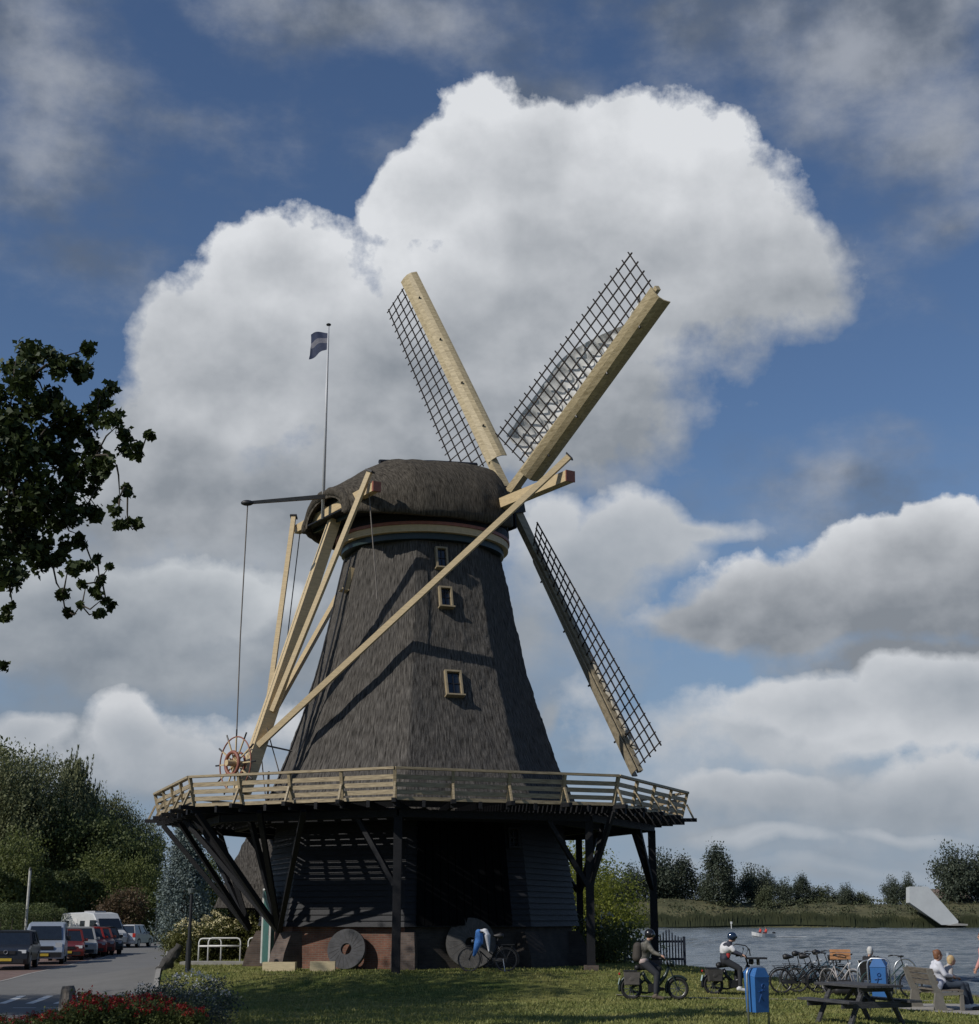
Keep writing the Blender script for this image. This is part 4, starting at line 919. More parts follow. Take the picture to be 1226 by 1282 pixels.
# ---- near maple reaching in from the left (its trunk stands outside the frame)
CL = [(20, 450, 22), (15, 490, 25), (10, 540, 30), (12, 600, 30), (10, 660, 28), (12, 710, 22), (75, 455, 18), (108, 438, 12), (95, 468, 16), (132, 488, 15), (58, 500, 18), (120, 515, 13), (75, 525, 22), (100, 540, 20), (145, 535, 16), (163, 553, 13), (186, 550, 8), (178, 562, 8), (40, 560, 25), (80, 572, 24), (120, 570, 18), (146, 582, 11), (45, 612, 22), (88, 610, 22), (126, 610, 12), (160, 612, 8), (150, 622, 7), (78, 645, 18), (110, 632, 14), (148, 645, 11), (173, 655, 8), (160, 655, 7), (40, 690, 20), (66, 690, 14), (96, 668, 10), (107, 682, 5), (65, 702, 12), (85, 712, 12), (100, 706, 10), (122, 702, 5), (137, 710, 5), (128, 728, 8), (108, 731, 8), (78, 742, 9), (126, 752, 8), (86, 766, 6), (101, 757, 4), (124, 766, 6), (139, 760, 5), (5, 770, 9), (16, 758, 5), (2, 834, 6), (40, 470, 14), (30, 640, 26)]
mp = thing('maple_tree', 'near broadleaf tree whose dark leafy boughs reach in at the left edge', 'tree', (-14.0, 25.5, 0))
M0 = Vector((-14.0, 25.5, 0)); hubs = [(Vector((-11.2, 25.5, 8.6)), None)]; cc = []; rr_ = []
order = sorted(CL, key=lambda c_: c_[0] + 0.2 * abs(c_[1] - 600)); nodes = [Vector((-11.5, 25.6, 8.5)), Vector((-11.0, 25.4, 10.2)), Vector((-10.6, 25.6, 9.3)), at(-45, 765, 25.6), at(-45, 828, 25.6)]
bm_ = MB(); bm_.tube([(0, 0, -.3), (.2, 0, 2.5), (.1, .1, 5), (.6, 0, 7.2), (.4, .1, 10), (0, 0, 13)], [.42, .33, .28, .2, .15, .04], 12)
bm_.tube([(.1, .05, 5.0), (1.2, 0, 7.3), tuple(nodes[0] - M0)], [.2, .14, .09], 8); bm_.tube([(.6, 0, 7.2), (1.6, .1, 8.2), tuple(nodes[2] - M0)], [.15, .1, .07], 8); bm_.tube([(1.2, .1, 9.5), tuple(nodes[1] - M0)], [.12, .07], 8)
for (px, py, r_) in order:
    Y = 25.6 + rng.normal() * .45; p = at(px, py, Y); nn = min(nodes, key=lambda q: (q - p).length + .3 * abs(q.y - p.y)); mid = nn.lerp(p, .5) + Vector((0, 0, .10 if py < 640 else -.12))
    L_ = (nn - p).length; bm_.tube([nn - M0, mid - M0, p - M0], [.012 + .010 * L_, .012 + .006 * L_, .007], 5); nodes.append(p); cc.append(p); rr_.append(r_ / FPX * Y * 1.05)
bm_.build('trunk', bark, mp, smooth=True)
allp = []
for p, r_ in zip(cc, rr_):
    n = int(26 + 4600 * r_ * r_ * (1.0 if p.x < -6.9 else .8)); n = int(n * (.92 if r_ > .2 else .8)); sub = rng.normal(size=(max(2, int(r_ * 16)), 3)) * r_ * (.62 if r_ > .15 else .45); k = sub[rng.integers(0, len(sub), n)] + rng.normal(size=(n, 3)) * r_ * .30
    allp.append(np.array(p) - np.array(M0) + k)
# rest of crown outside the frame (throws the shade on the lawn)
P, _ = clumps(190, 80, 1, .40, (3.6, 4.2, 4.2), .45); P += np.array((-.9, -.3, 9.4)); P = P[(P[:, 0] < 2.9) & (P[:, 2] > 7.2)]; allp.append(P)
fastmesh('crown', leafverts(np.concatenate(allp), .125, 8), 8, LF_maple, mp)
tG = make_tree('shade_tree', 16, 10, .68, .6, 260, 60, .28, .14, LF_maple, trunk_r=.32); tG.location = (-17.4, 31, 0); tag(tG, 'tall shade tree beside the road, left of the frame', 'tree')
tH = copy_tree(tG); tH.location = (-25.5, 28, 0); tH.rotation_euler = (0, 0, 2); tH['label'] = 'second shade tree across the road, left of the frame'
# ---- far trees across the river
FT = [(764, 1092, 30, 0), (792, 1086, 34, 0), (826, 1068, 46, 0), (853, 1082, 36, 1), (835, 1108, 34, 2), (898, 1070, 34, 1), (914, 1098, 22, 0), (884, 1100, 22, 0), (938, 1086, 32, 0), (958, 1090, 30, 0), (958, 1112, 24, 2), (981, 1102, 24, 0), (1004, 1102, 20, 1), (1026, 1112, 34, 2), (1046, 1118, 24, 0), (1059, 1108, 22, 0), (1080, 1119, 24, 2), (1118, 1100, 26, 0), (1136, 1096, 18, 0), (1153, 1112, 22, 0), (1192, 1062, 48, 0), (1222, 1066, 50, 0), (742, 1100, 30, 0), (715, 1096, 36, 0)]
fA = make_tree('far_tree', 10, 9, .52, .98, 130, 60, .50, .24, LF_far, lobes=9); fB = make_tree('far_tree', 10, 5, nc=150, per=55, leaf=.40, cl=.34, m=LF_far, kind='poplar'); fC = make_tree('far_tree', 6, 9, .45, 1.0, 120, 50, .5, .26, LF_far2, lobes=9)
DS = ['left of the rightmost gallery post', 'just right of the mill', 'largest crown behind the rightmost gallery post', 'behind the right side of the tallest group', 'pale low crown in front of the tallest group', 'tall upright one standing alone', 'small one right of the tall upright tree', 'small one left of the tall upright tree', 'leftmost of the pair in the middle', 'right one of the pair in the middle', 'pale low one under the middle pair', 'round dark one right of the middle pair', 'narrow pointed one above the parked bicycles', 'broad pale low one above the bicycles', 'thin one behind the broad pale low tree', 'thin crown above the person in black', 'small pale one right of the thin crown', 'round one left of the white ramp', 'narrow one touching the round one by the ramp', 'low one directly behind the white ramp', 'large dark one right of the white ramp', 'large dark one at the right edge', 'beside the golden bush', 'behind the golden bush']
for i, (px, ty, wp, k) in enumerate(FT):
    o = inst((fA, fB, fC)[k] , (10, 10, 6)[k], (9, 5, 9)[k], px, ty, wp, 378 + (i % 5) * 2.5, 'far tree on the other bank, ' + DS[i], 'trees on the far bank', base_z=3.5) if True else None
# reeds along the far waterline (uncountable)
n = 26000; x = -120 + 330 * rng.random(n); y = 357.5 + 4 * np.sin(x * .03) + 2 * np.sin(x * .11) + 5.5 * rng.random(n) ** 1.5 - .5; hh = 1.3 + 1.0 * rng.random(n) + .8 * np.sin(x * .35) ** 2; w = .16 + .12 * rng.random(n); lean = rng.normal(size=n) * .25; z0 = -.6 + (y - 357) * .14
V = np.stack([np.stack([x - w, y, z0], 1), np.stack([x + w, y, z0], 1), np.stack([x + lean, y + .1, z0 + hh], 1)], 1)
tag(fastmesh('reeds', V, 3, leaf_mat('reed', (.035, .045, .022), (.075, .080, .036), .2, .2)), 'dark reeds lining the far shore', 'reeds', kind='stuff')
P = np.stack([-120 + 330 * rng.random(9000), 364 + 22 * rng.random(9000), np.zeros(9000)], 1); P[:, 2] = np.interp(P[:, 1] - 357, [3, 9, 16, 22, 30], [.9, 2.7, 4.6, 5.7, 5.7]) + .2
K = P[rng.integers(0, 9000, 1500)]; K = (K[:, None, :] + rng.normal(size=(1500, 16, 3)) * np.array((.9, .6, .3))).reshape(-1, 3)
tag(fastmesh('bank_scrub', leafverts(K, .55), 4, LF_far2), 'tufty scrub over the far dyke', 'scrub', kind='stuff')
# grass blades on the lawn
n = 130000; y = 27.5 + 34 * rng.random(n) ** 1.25; u = rng.random(n); xl = np.array([interp(RR, v) + .3 for v in y]); xr = np.minimum(np.array([shore_x(v) for v in y]) - .15, y * .345 + 1); x = xl + (xr - xl) * u
cl_ = .5 + .5 * np.sin(x * 2.1 + np.sin(y * 1.3) * 2) * np.sin(y * 1.9 + x * .4); keep = rng.random(n) < .45 + .55 * cl_
inm = ((x - MC.x) ** 2 + (y - MC.y) ** 2) > 5.9 ** 2; onp = (x > np.interp(y, [26, 31, 35, 38.6], [13.5, 12.2, 9.7, 8.6])) & (y < 38.7); keep &= inm & ~onp
pth = np.abs(y - (42.2 - 2.0 * (x + 1.5) / 13.5)) < .28; keep &= ~(pth & (x > -1.5) & (rng.random(n) < .8))
x, y = x[keep], y[keep]; n = len(x); r__ = np.sqrt((x - MC.x) ** 2 + (y - MC.y) ** 2); t_ = np.clip((r__ - 8.3) / 5, 0, 1); z = .5 * (1 - t_ * t_ * (3 - 2 * t_)) + .03 * np.sin(x * .31 + y * .17) + .025 * np.sin(y * .43 - x * .12)
h_ = .035 + .05 * rng.random(n) ** 2; an = rng.random(n) * 6.28; w = .012 + .014 * rng.random(n); dx, dy = np.cos(an) * w, np.sin(an) * w
V = np.stack([np.stack([x - dx, y - dy, z], 1), np.stack([x + dx, y + dy, z], 1), np.stack([x + rng.normal(size=n) * .03, y + rng.normal(size=n) * .03, z + h_], 1)], 1)
tag(fastmesh('grass', V, 3, leaf_mat('grass_blade', (.135, .170, .042), (.30, .285, .10), .3, .8)), 'short grass blades across the lawn', 'grass', kind='stuff')
# ================================================================ THATCHED ANNEX behind the mill
an = thing('thatched_annex', 'low building with a steep dark thatched roof behind the left side of the mill', 'building', (-6.9, 61.5, .3), R(98))
mb = MB(); mb.box((0, 0, 1.2), (5.2, 7, 2.6)); mb.build('wall', tarb, an)
mb = MB(); hw, hl = 3.1, 4.0
e0 = [Vector((-hw, -hl, 2.1)), Vector((hw, -hl, 2.1)), Vector((hw, hl, 2.1)), Vector((-hw, hl, 2.1))]; rg = []
for f in np.linspace(0, 1, 24):
    w_ = hw * (1 - f) ** .9 + .02; l_ = hl - 1.5 * f; z = 2.1 + 3.7 * f + .12 * sin(f * pi)
    row = []
    for (sx, sy), (tx, ty) in zip(((-1, -1), (1, -1), (1, 1), (-1, 1)), ((1, -1), (1, 1), (-1, 1), (-1, -1))):
        for j in range(14):
            g_ = j / 14; p = Vector(((sx + (tx - sx) * g_) * w_, (sy + (ty - sy) * g_) * l_, z)); row.append(p * (1 + .012 * noise.noise(p * 5)))
    rg.append(row)
mb.loft(rg); ar = mb.build('roof', thatch, an, smooth=False)
mb = MB(); mb.box((0, 0, 5.85), (.3, 5.2, .16)); mb.build('ridge_cap', black_m, ar)
mb = MB(); mb.box((-1, -3.52, 1.3), (.8, .06, 1.0)); wdn = mb.build('window', cream, an); mb = MB(); mb.box((-1, -3.56, 1.3), (.64, .03, .84)); mb.build('pane', glass, wdn)
# ================================================================ things leaning on / near the base
def millstone(name, px, py, r, th, m, lean, label, half=False, face=0.):
    b = G(px, py); o = thing(name, label, 'millstone', tuple(b), face); mb = MB(); n = 44
    pts = [(r * cos(2 * pi * i / n), r * sin(2 * pi * i / n)) for i in range(n)]; c = Vector((0, sin(lean) * r, cos(lean) * r)); ay = Vector((0, sin(lean), cos(lean)))
    nn = Vector((1, 0, 0)).cross(ay)
    hole = [(.17 * cos(2 * pi * i / n), .17 * sin(2 * pi * i / n)) for i in range(n)]
    P3 = lambda q, d: c + Vector((1, 0, 0)) * q[0] + ay * q[1] + nn * d
    if half: pts = [(x, max(y, -r * .99)) for x, y in pts]
    mb.loft([[P3(q, th / 2) for q in hole], [P3(q, th / 2) for q in pts], [P3(q, -th / 2) for q in pts], [P3(q, -th / 2) for q in hole], [P3(q, th / 2) for q in hole]], caps=False)
    mb.build('stone_disc', m, o, smooth=False)
    g = MB(); 
    for i in range(20):
        a = 2 * pi * i / 20; g.beam(P3((.24 * cos(a), .24 * sin(a)), th / 2 + .003), P3((r * .93 * cos(a + .25), r * .93 * sin(a + .25)), th / 2 + .003), .012, .006, up=nn)
    g.build('furrows', mat('furrow', (.055, .053, .052), .9) if not half else mat('furrow_pale', (.12, .11, .10), .9), o); return o
millstone('millstone', 432, 1214, .60, .16, stone_m, .22, 'round grey millstone with a centre hole leaning on the sunlit red brick', face=R(-14))
millstone('millstone', 590, 1213, .76, .14, stone_l, .22, 'larger millstone leaning in the shade behind the parked bicycle', half=True, face=R(6))
mb = MB(); mb.box((0, 0, .13), (.98, .34, .26)); o = mb.build('timber_block', timber, loc=G(350, 1216)); o.rotation_euler = (0, 0, R(-3)); tag(o, 'long pale timber block on the grass in front of the brick pier', 'timber block')
mb = MB(); mb.box((0, 0, .14), (.74, .34, .28)); o = mb.build('timber_block', timber, loc=G(404, 1216)); o.rotation_euler = (0, 0, R(2)); tag(o, 'short pale timber block just left of the grey millstone', 'timber block')
mb = MB(); mb.box((0, 0, .10), (2.6, 1.2, .2)); o = mb.build('concrete_slab', kerb_m, loc=gpt(276, 53.7, -.1)); tag(o, 'low concrete slab under the white bicycle racks', 'slab')
for px, w, hgt, lab in ((292, 1.12, .82, 'wide white tubular bicycle rack hoop, left of the gap'), (262, .78, .80, 'narrow white tubular rack hoop at the left end'), (322, .66, .82, 'single white rack hoop nearest the mill')):
    b = gpt(px if px != 292 else 280, 53.6 + (.35 if px == 262 else 0), .06); o = thing('bicycle_rack', lab, 'bicycle rack', tuple(b), 0, 'white bicycle racks by the mill'); mb = MB(); h_ = w / 2
    mb.tube([(-h_, 0, 0), (-h_, 0, hgt - .12), (-h_ + .04, 0, hgt - .03), (-h_ + .12, 0, hgt), (h_ - .12, 0, hgt), (h_ - .04, 0, hgt - .03), (h_, 0, hgt - .12), (h_, 0, 0)], .026, 8); mb.build('hoop', white_m, o, smooth=True)
    mb = MB(); mb.tube([(-h_, 0, hgt * .68), (h_, 0, hgt * .68)], .03, 8); mb.build('crossbar', white_m, o, smooth=True)
# lamp posts
def lamp(px, py, top, label):
    b = G(px, py); h_ = at(px, top, b.y).z - b.z; o = thing('street_lamp', label, 'street lamp', tuple(b), 0, 'slender black lamp posts by the road'); mb = MB()
    mb.tube([(0, 0, -.1), (0, 0, .9), (0, 0, .92), (0, 0, h_ * .93)], [.085, .085, .055, .045], 12); mb.build('post', black_m, o, smooth=False)
    mb = MB(); mb.tube([(0, 0, h_ * .93), (0, 0, h_ * .94), (0, 0, h_ * .99), (0, 0, h_)], [.05, .10, .13, .02], 12); mb.build('lantern', mat('lantern_glass', (.12, .14, .14), .3), o); return o
lamp(235, 1217, 1112, 'black lamp post in front of the blue spruce'); lamp(194, 1184, 1122, 'distant thin lamp post left of the blue spruce')
o = thing('birch_pole', 'thin pale pole standing among the trees at the left', 'pole', tuple(G(30, 1188))); mb = MB(); mb.tube([(0, 0, 0), (0, 0, 5.0)], .09, 8)
mb.build('pole', mat('pale_pole', (.45, .44, .40), .7), o); mb = MB(); mb.tube([(0, 0, 5.0), (0, 0, 5.2)], [.12, .04], 8); mb.build('pole_cap', black_m, o)
# weathered stump and log
def rough(name, pts, rs, m, label, cat, amp=.06, loc=(0, 0, 0)):
    mb = MB(); mb.tube(pts, rs, 14); mb.v = [tuple(Vector(v) * 1.0 + Vector((noise.noise(Vector(v) * 4 + Vector((i_, 0, 0))) for i_ in (0, 9, 17))) * amp * .6) for v in mb.v]
    o = mb.build(name, m, loc=loc); return tag(o, label, cat)
driftm = mat('weathered_grey_wood', (.045, .042, .038), .95, .5, 3, .8, 12)
b = G(212, 1222); rough('leaning_log', [(-.25 + .50 * f, .12 * f, -.1 + .85 * f) for f in np.linspace(0, 1, 22)], [.24 - .11 * f + .05 * noise.noise(Vector((f * 9, 0, 3))) for f in np.linspace(0, 1, 22)], driftm, 'rough grey weathered log leaning beside the black lamp post', 'log', .10, b)
b = G(82, 1276); rough('post_stump', [(0, 0, -.1), (.0, 0, .3), (.01, 0, .58), (.0, 0, .66)], [.17, .165, .155, .12], mat('stump_wood', (.17, .145, .12), .9, .4, 4, .6, 14), 'short weathered wooden stump behind the red flowers', 'stump', .03, b)
# ================================================================ CARS
tyre = mat('tyre', (.012, .012, .013), .8); rimm = mat('alloy', (.35, .35, .36), .35, .1, metal=.7); lampm = mat('headlamp_glass', (.45, .47, .5), .15, .1); redl = mat('tail_lamp', (.35, .02, .012), .25, .2)
platey = mat('yellow_plate', (.5, .36, .04), .5, .1); trimm = mat('black_trim', (.015, .015, .017), .5); 
def carpaint(n, c): return mat('paint_' + n, c, .28, .05, 2, metal=.25, spec=.6)
def wheel(par, x, y, r, w, side):
    a = MB(); a.tube([(x, y - w / 2, r), (x, y - w / 2 + .02, r), (x, y + w / 2 - .02, r), (x, y + w / 2, r)], [r * .93, r, r, r * .93], 22); t_ = a.build('wheel', tyre, par)
    b_ = MB(); b_.cyl((x, y + side * (w / 2 - .04), r), (x, y + side * (w / 2 + .012), r), r * .64, 18)
    b_.cyl((x, y + side * (w / 2), r), (x, y + side * (w / 2 + .03), r), r * .16, 10); b_.build('rim', rimm, t_)
def car(name, label, loc, rz, paint, L_=4.2, W__=1.78, H_=1.52, belt=.92, hood=.92, nose=.68, cab=(-.42, .20), roof=(-.36, .05), clear=.22, group=None, cat='car', rear_cut=.12, wr=.32, taxi=False):
    """front = +x"""
    o = thing(name, label, cat, tuple(loc), rz, group); h2 = L_ / 2; w2 = W__ / 2
    # hull side profile (x, z) with arches
    fx, bx = h2 * .62, -h2 * .62; ar = wr + .05
    def arch(cx): return [(cx + ar * cos(a), max(clear, wr + ar * sin(a))) for a in np.linspace(0, pi, 9)]
    prof_ = [(h2 - .04, clear + .02)] + [(h2 - .0, .45), (h2 - .03, nose), (h2 - .30, nose + .10), (cab[1] * L_ + .02, hood), (cab[1] * L_ - .05, belt), (cab[0] * L_, belt + .03), (-h2 + .06, belt - .02), (-h2, .55), (-h2 + .05, clear + .03)]
    low = arch(bx)[::-1] + arch(fx)[::-1]
    prof_ = prof_ + low
    def sec(y, shr, zs): 
        return [Vector((x * (1 - shr) if abs(x) > h2 * .8 else x, y, z if z < .6 else z - zs)) for x, z in prof_]
    mb = MB(); mb.loft([sec(-w2, .035, .05), sec(-w2 * .93, .010, .012), sec(-w2 * .5, 0, 0), sec(w2 * .5, 0, 0), sec(w2 * .93, .010, .012), sec(w2, .035, .05)])
    body = mb.build('body', paint, o)
    # cabin glass
    x0, x1 = cab[0] * L_, cab[1] * L_; r0, r1 = roof[0] * L_, roof[1] * L_; tw = w2 * .92; rw = w2 * .76; zb = belt - .02; zr = H_ - .05
    B_ = [Vector((x0, -tw, zb)), Vector((x1, -tw, zb)), Vector((x1, tw, zb)), Vector((x0, tw, zb))]; T_ = [Vector((r0, -rw, zr)), Vector((r1, -rw, zr)), Vector((r1, rw, zr)), Vector((r0, rw, zr))]
    mb = MB(); mb.loft([B_, T_]); mb.build('windows', glass, o)
    mb = MB(); e_ = Vector((0, 0, .0))
    RR_ = [Vector((r0 - .06, -rw - .02, zr - .03)), Vector((r1 + .05, -rw - .02, zr - .03)), Vector((r1 + .05, rw + .02, zr - .03)), Vector((r0 - .06, rw + .02, zr - .03))]
    mb.loft([RR_, [Vector((v.x * .99, v.y * .97, zr + .03)) for v in RR_], [Vector((v.x * .9, v.y * .8, zr + .055)) for v in RR_]]); mb.build('roof', paint, o)
    for i in range(4): mb = MB(); mb.beam(B_[i] * 1.002, T_[i] + Vector((0, 0, .0)), .09, .07); mb.build('pillar', paint, o)
    for sg in (-1, 1):
        for f in ((.48,) if L_ < 4.0 else (.42, .75)): mb = MB(); mb.beam(Vector((x0 + (x1 - x0) * f, sg * (tw + .006), zb)), Vector((r0 + (r1 - r0) * f, sg * (rw + .006), zr)), .07, .03, up=(1, 0, 0)); mb.build('pillar', paint, o)
    for sx in (bx, fx):
        for sg in (-1, 1): wheel(o, sx, sg * (w2 - .11), wr, .20, sg)
    for sg in (-1, 1):
        mb = MB(); mb.box((h2 - .13, sg * (w2 - .26), nose - .02), (.20, .34, .13), Matrix.Rotation(-sg * .25, 3, 'Z')); mb.build('headlight', lampm, o)
        mb = MB(); mb.box((-h2 + .06, sg * (w2 - .15), .84), (.10, .20, .26)); mb.build('tail_light', redl, o)
        mb = MB(); mb.box((x1 - .25, sg * (w2 + .07), belt + .05), (.10, .18, .13)); mb.build('mirror', paint, o)
        mb = MB()
        for xx in (x0 + (x1 - x0) * .45, x0 + (x1 - x0) * .78): mb.box((xx - .2, sg * (w2 + .006), belt - .14), (.16, .02, .025))
        mb.build('door_handle', trimm, o) if False else None
    mb = MB(); mb.box((h2 - .01, 0, nose - .06), (.06, W__ * .42, .13)); mb.build('grille', trimm, o)
    mb = MB(); mb.box((h2 - .015, 0, clear + .14), (.06, W__ * .78, .16)); mb.build('bumper_intake', trimm, o)
    mb = MB(); mb.box((h2 + .03, 0, .42), (.015, .5, .11)); mb.build('number_plate', platey, o)
    mb = MB(); mb.box((-h2 - .012, 0, .62), (.015, .5, .11)); mb.build('number_plate', platey, o)
    mb = MB(); mb.box((-h2 + .03, 0, .38), (.10, W__ * .9, .14)); mb.build('rear_bumper', trimm if paint.name != 'paint_silver' else paint, o)
    return o
def face(px, py, extra): # heading toward camera rotated by extra
    p = G(px, py); return p
GC = 'cars parked along the road'
def put(px, py): return G(px, py)
c1 = car('parked_car', 'dark compact suv with a yellow plate parked nearest at the left edge', put(14, 1213), R(-80), carpaint('charcoal', (.022, .024, .030)), 4.2, 1.84, 1.56, belt=1.0, hood=1.0, nose=.76, group=GC, wr=.36)
mb = MB(); mb.ring((2.14, 0, .72), .075, .013, (1, 0, 0), 20, 5); mb.build('badge', rimm, c1)
# silver van
def van(label, loc, rz, paint):
    o = thing('delivery_van', label, 'van', tuple(loc), rz, GC); L_, w2 = 4.4, .90
    prof_ = [(2.2, .25), (2.22, .55), (2.12, .82), (1.45, 1.02), (.80, 1.62), (.55, 1.78), (-.4, 1.84), (-2.1, 1.80), (-2.2, 1.5), (-2.2, .3)] + [(-1.35 + .36 * cos(a), max(.25, .32 + .36 * sin(a))) for a in np.linspace(pi, 0, 9)] + [(1.4 + .36 * cos(a), max(.25, .32 + .36 * sin(a))) for a in np.linspace(pi, 0, 9)]
    sec = lambda y, k_: [Vector((x * (1 - k_ * .5), y * (1 - .12 * max(0, z - 1) / .8), z if z < 1.2 else z - k_)) for x, z in prof_]
    mb = MB(); mb.loft([sec(-w2, .05), sec(-w2 * .92, .01), sec(w2 * .92, .01), sec(w2, .05)]); mb.build('body', paint, o)
    mb = MB(); mb.add([(1.43, -.74, 1.06), (1.43, .74, 1.06), (.83, .66, 1.62), (.83, -.66, 1.62), (1.40, -.74, 1.03), (1.40, .74, 1.03), (.80, .66, 1.59), (.80, -.66, 1.59)], [(0, 1, 2, 3), (7, 6, 5, 4), (0, 3, 7, 4), (1, 5, 6, 2), (0, 4, 5, 1), (3, 2, 6, 7)]); mb.v = [(x + .035, y, z + .03) for x, y, z in mb.v]; mb.build('windscreen', glass, o)
    for sg in (-1, 1):
        mb = MB(); mb.prism([(.05, 1.08), (1.05, 1.08), (.62, 1.55), (.05, 1.6)], (0, sg * .888, 0), (1, 0, 0), (0, 0, 1), .03); mb.build('side_window', glass, o)
        mb = MB(); mb.box((2.06, sg * .66, .84), (.16, .30, .20)); mb.build('headlight', lampm, o); mb = MB(); mb.box((1.05, sg * 1.02, 1.12), (.1, .2, .2)); mb.build('mirror', trimm, o)
        mb = MB(); mb.box((-2.18, sg * .8, 1.1), (.08, .14, .5)); mb.build('tail_light', redl, o)
        for sx in (-1.35, 1.4): wheel(o, sx, sg * .80, .32, .2, sg)
    mb = MB(); mb.box((2.19, 0, .72), (.06, .9, .14)); mb.build('grille', trimm, o); mb = MB(); mb.box((2.24, 0, .42), (.02, .5, .11)); mb.build('number_plate', platey, o)
    mb = MB(); mb.box((2.18, 0, .42), (.08, 1.6, .2)); mb.build('bumper', trimm, o)
    return o
van('silver blue delivery van parked second in the row', put(56, 1206), R(-77), carpaint('silver_blue', (.30, .34, .40)))
car('parked_car', 'red small car tucked directly behind the silver van', put(82, 1202), R(-74), carpaint('red', (.17, .025, .02)), 3.9, 1.7, 1.48, group=GC)
car('parked_car', 'pale grey car with dark side windows parked fourth in the row', put(97, 1199), R(-72), carpaint('pale_grey', (.34, .34, .33)), 4.1, 1.74, 1.55, group=GC)
car('parked_car', 'bright red hatchback in the middle of the row, below the motorhome', put(108, 1197), R(-70), carpaint('bright_red', (.27, .025, .02)), 4.0, 1.72, 1.50, group=GC)
car('parked_car', 'faded red car parked last but one in the row', put(119, 1195.5), R(-70), carpaint('faded_red', (.17, .045, .035)), 4.0, 1.7, 1.45, group=GC)
car('parked_car', 'dark car at the far end of the row beside the grass verge', put(127, 1194.5), R(-68), carpaint('black', (.012, .013, .015)), 4.2, 1.75, 1.48, group=GC)
car('moving_car', 'silver hatchback driving away on the road', put(166, 1186), R(84), carpaint('silver', (.40, .41, .42)), 3.9, 1.72, 1.55, belt=.95, hood=.95, roof=(-.44, .02), cab=(-.47, .18))
# motorhome
mh = thing('motorhome', 'white motorhome parked crosswise behind the row of cars', 'motorhome', tuple(put(116, 1186)), R(-46)); mh.scale = (.93, .93, .90); wm2 = mat('motorhome_white', (.46, .47, .47), .4, .08, 2)
prof_ = [(3.1, .4), (3.2, .8), (3.05, 1.1), (2.55, 1.35), (2.0, 2.15), (1.6, 2.55), (.6, 2.66), (-3.1, 2.58), (-3.25, 2.2), (-3.25, .45)] + [(-1.9 + .42 * cos(a), max(.4, .35 + .42 * sin(a))) for a in np.linspace(pi, 0, 7)] + [(2.15 + .42 * cos(a), max(.4, .35 + .42 * sin(a))) for a in np.linspace(pi, 0, 7)]
mb = MB(); sec = lambda y, k_: [Vector((x * (1 - k_ * .3), y, z if z < 2 else z - k_)) for x, z in prof_]; mb.loft([sec(-1.08, .08), sec(-1.0, .01), sec(1.0, .01), sec(1.08, .08)]); mb.build('body', wm2, mh)
mb = MB(); mb.loft([[Vector((2.52, -.92, 1.42)), Vector((2.52, .92, 1.42)), Vector((2.05, .85, 2.14)), Vector((2.05, -.85, 2.14))], [Vector((2.57, -.92, 1.45)), Vector((2.57, .92, 1.45)), Vector((2.10, .85, 2.17)), Vector((2.10, -.85, 2.17))]]); mb.build('windscreen', glass, mh)
for sg in (-1, 1):
    for n_, (x0, x1, z0, z1) in enumerate(((1.25, 2.15, 1.45, 2.05), (-.2, .5, 1.5, 2.0), (-2.6, -1.9, 1.5, 2.0))): mb = MB(); mb.box(((x0 + x1) / 2, sg * 1.085, (z0 + z1) / 2), (x1 - x0, .03, z1 - z0)); mb.build('side_window', glass, mh)
    mb = MB(); mb.box((-.9, sg * 1.085, 1.35), (.6, .02, 1.7)); mb.build('door', mat('door_white', (.5, .5, .5), .5), mh)
    mb = MB(); mb.box((3.05, sg * .78, .95), (.18, .3, .2)); mb.build('headlight', lampm, mh)
    mb = MB(); mb.box((2.3, sg * 1.22, 1.6), (.12, .22, .35)); mb.build('mirror', trimm, mh)
    for sx in (-1.9, 2.15): wheel(mh, sx, sg * .95, .35, .24, sg)
mb = MB(); mb.box((3.17, 0, .78), (.06, 1.1, .16)); mb.build('grille', trimm, mh); mb = MB(); mb.box((0, 0, 2.68), (1.6, .9, .12)); mb.build('roof_hatch', mat('hatch_grey', (.3, .3, .31), .5), mh)
mb = MB(); mb.tube([(0, 0, 0), (.02, 0, .85)], [.09, .07], 8); tag(mb.build('roadside_bollard', driftm, loc=put(134, 1195)), 'short dark wooden bollard at the end of the car row', 'bollard')
# ================================================================ FENCE, BINS, TABLE, BENCH, HOOPS, RAMP, BOAT
fn = thing('picket_fence', 'dark blue picket fence with an arched top beside the river', 'fence', tuple(G(818, 1212)))
fb = Vector(fn.location); navy = mat('navy_fence', (.010, .014, .028), .6, .3, 4)
a_, b_ = at(783, 1212, fb.y), at(858, 1212, fb.y); n_ = 20; W_f = b_.x - a_.x
for i in range(n_ + 1):
    f = i / n_; x = a_.x - fb.x + W_f * f; px = 783 + 75 * f; ty = np.interp(px, [783, 795, 815, 825, 838, 846, 858], [1174, 1175, 1176, 1172, 1162, 1170, 1175]); h_ = at(px, ty, fb.y).z - fb.z
    mb = MB(); mb.beam((x, 0, -.1), (x, 0, h_ - .06), .055, .03, up=(0, 1, 0)); mb.beam((x, 0, h_ - .06), (x, 0, h_), .055, .03, up=(0, 1, 0), w2=.012, h2=.02); mb.build('picket', navy, fn)
for z in (.35, 1.05): mb = MB(); mb.beam((a_.x - fb.x - .05, .045, z), (b_.x - fb.x + .05, .045, z), .06, .09); mb.build('rail', navy, fn)
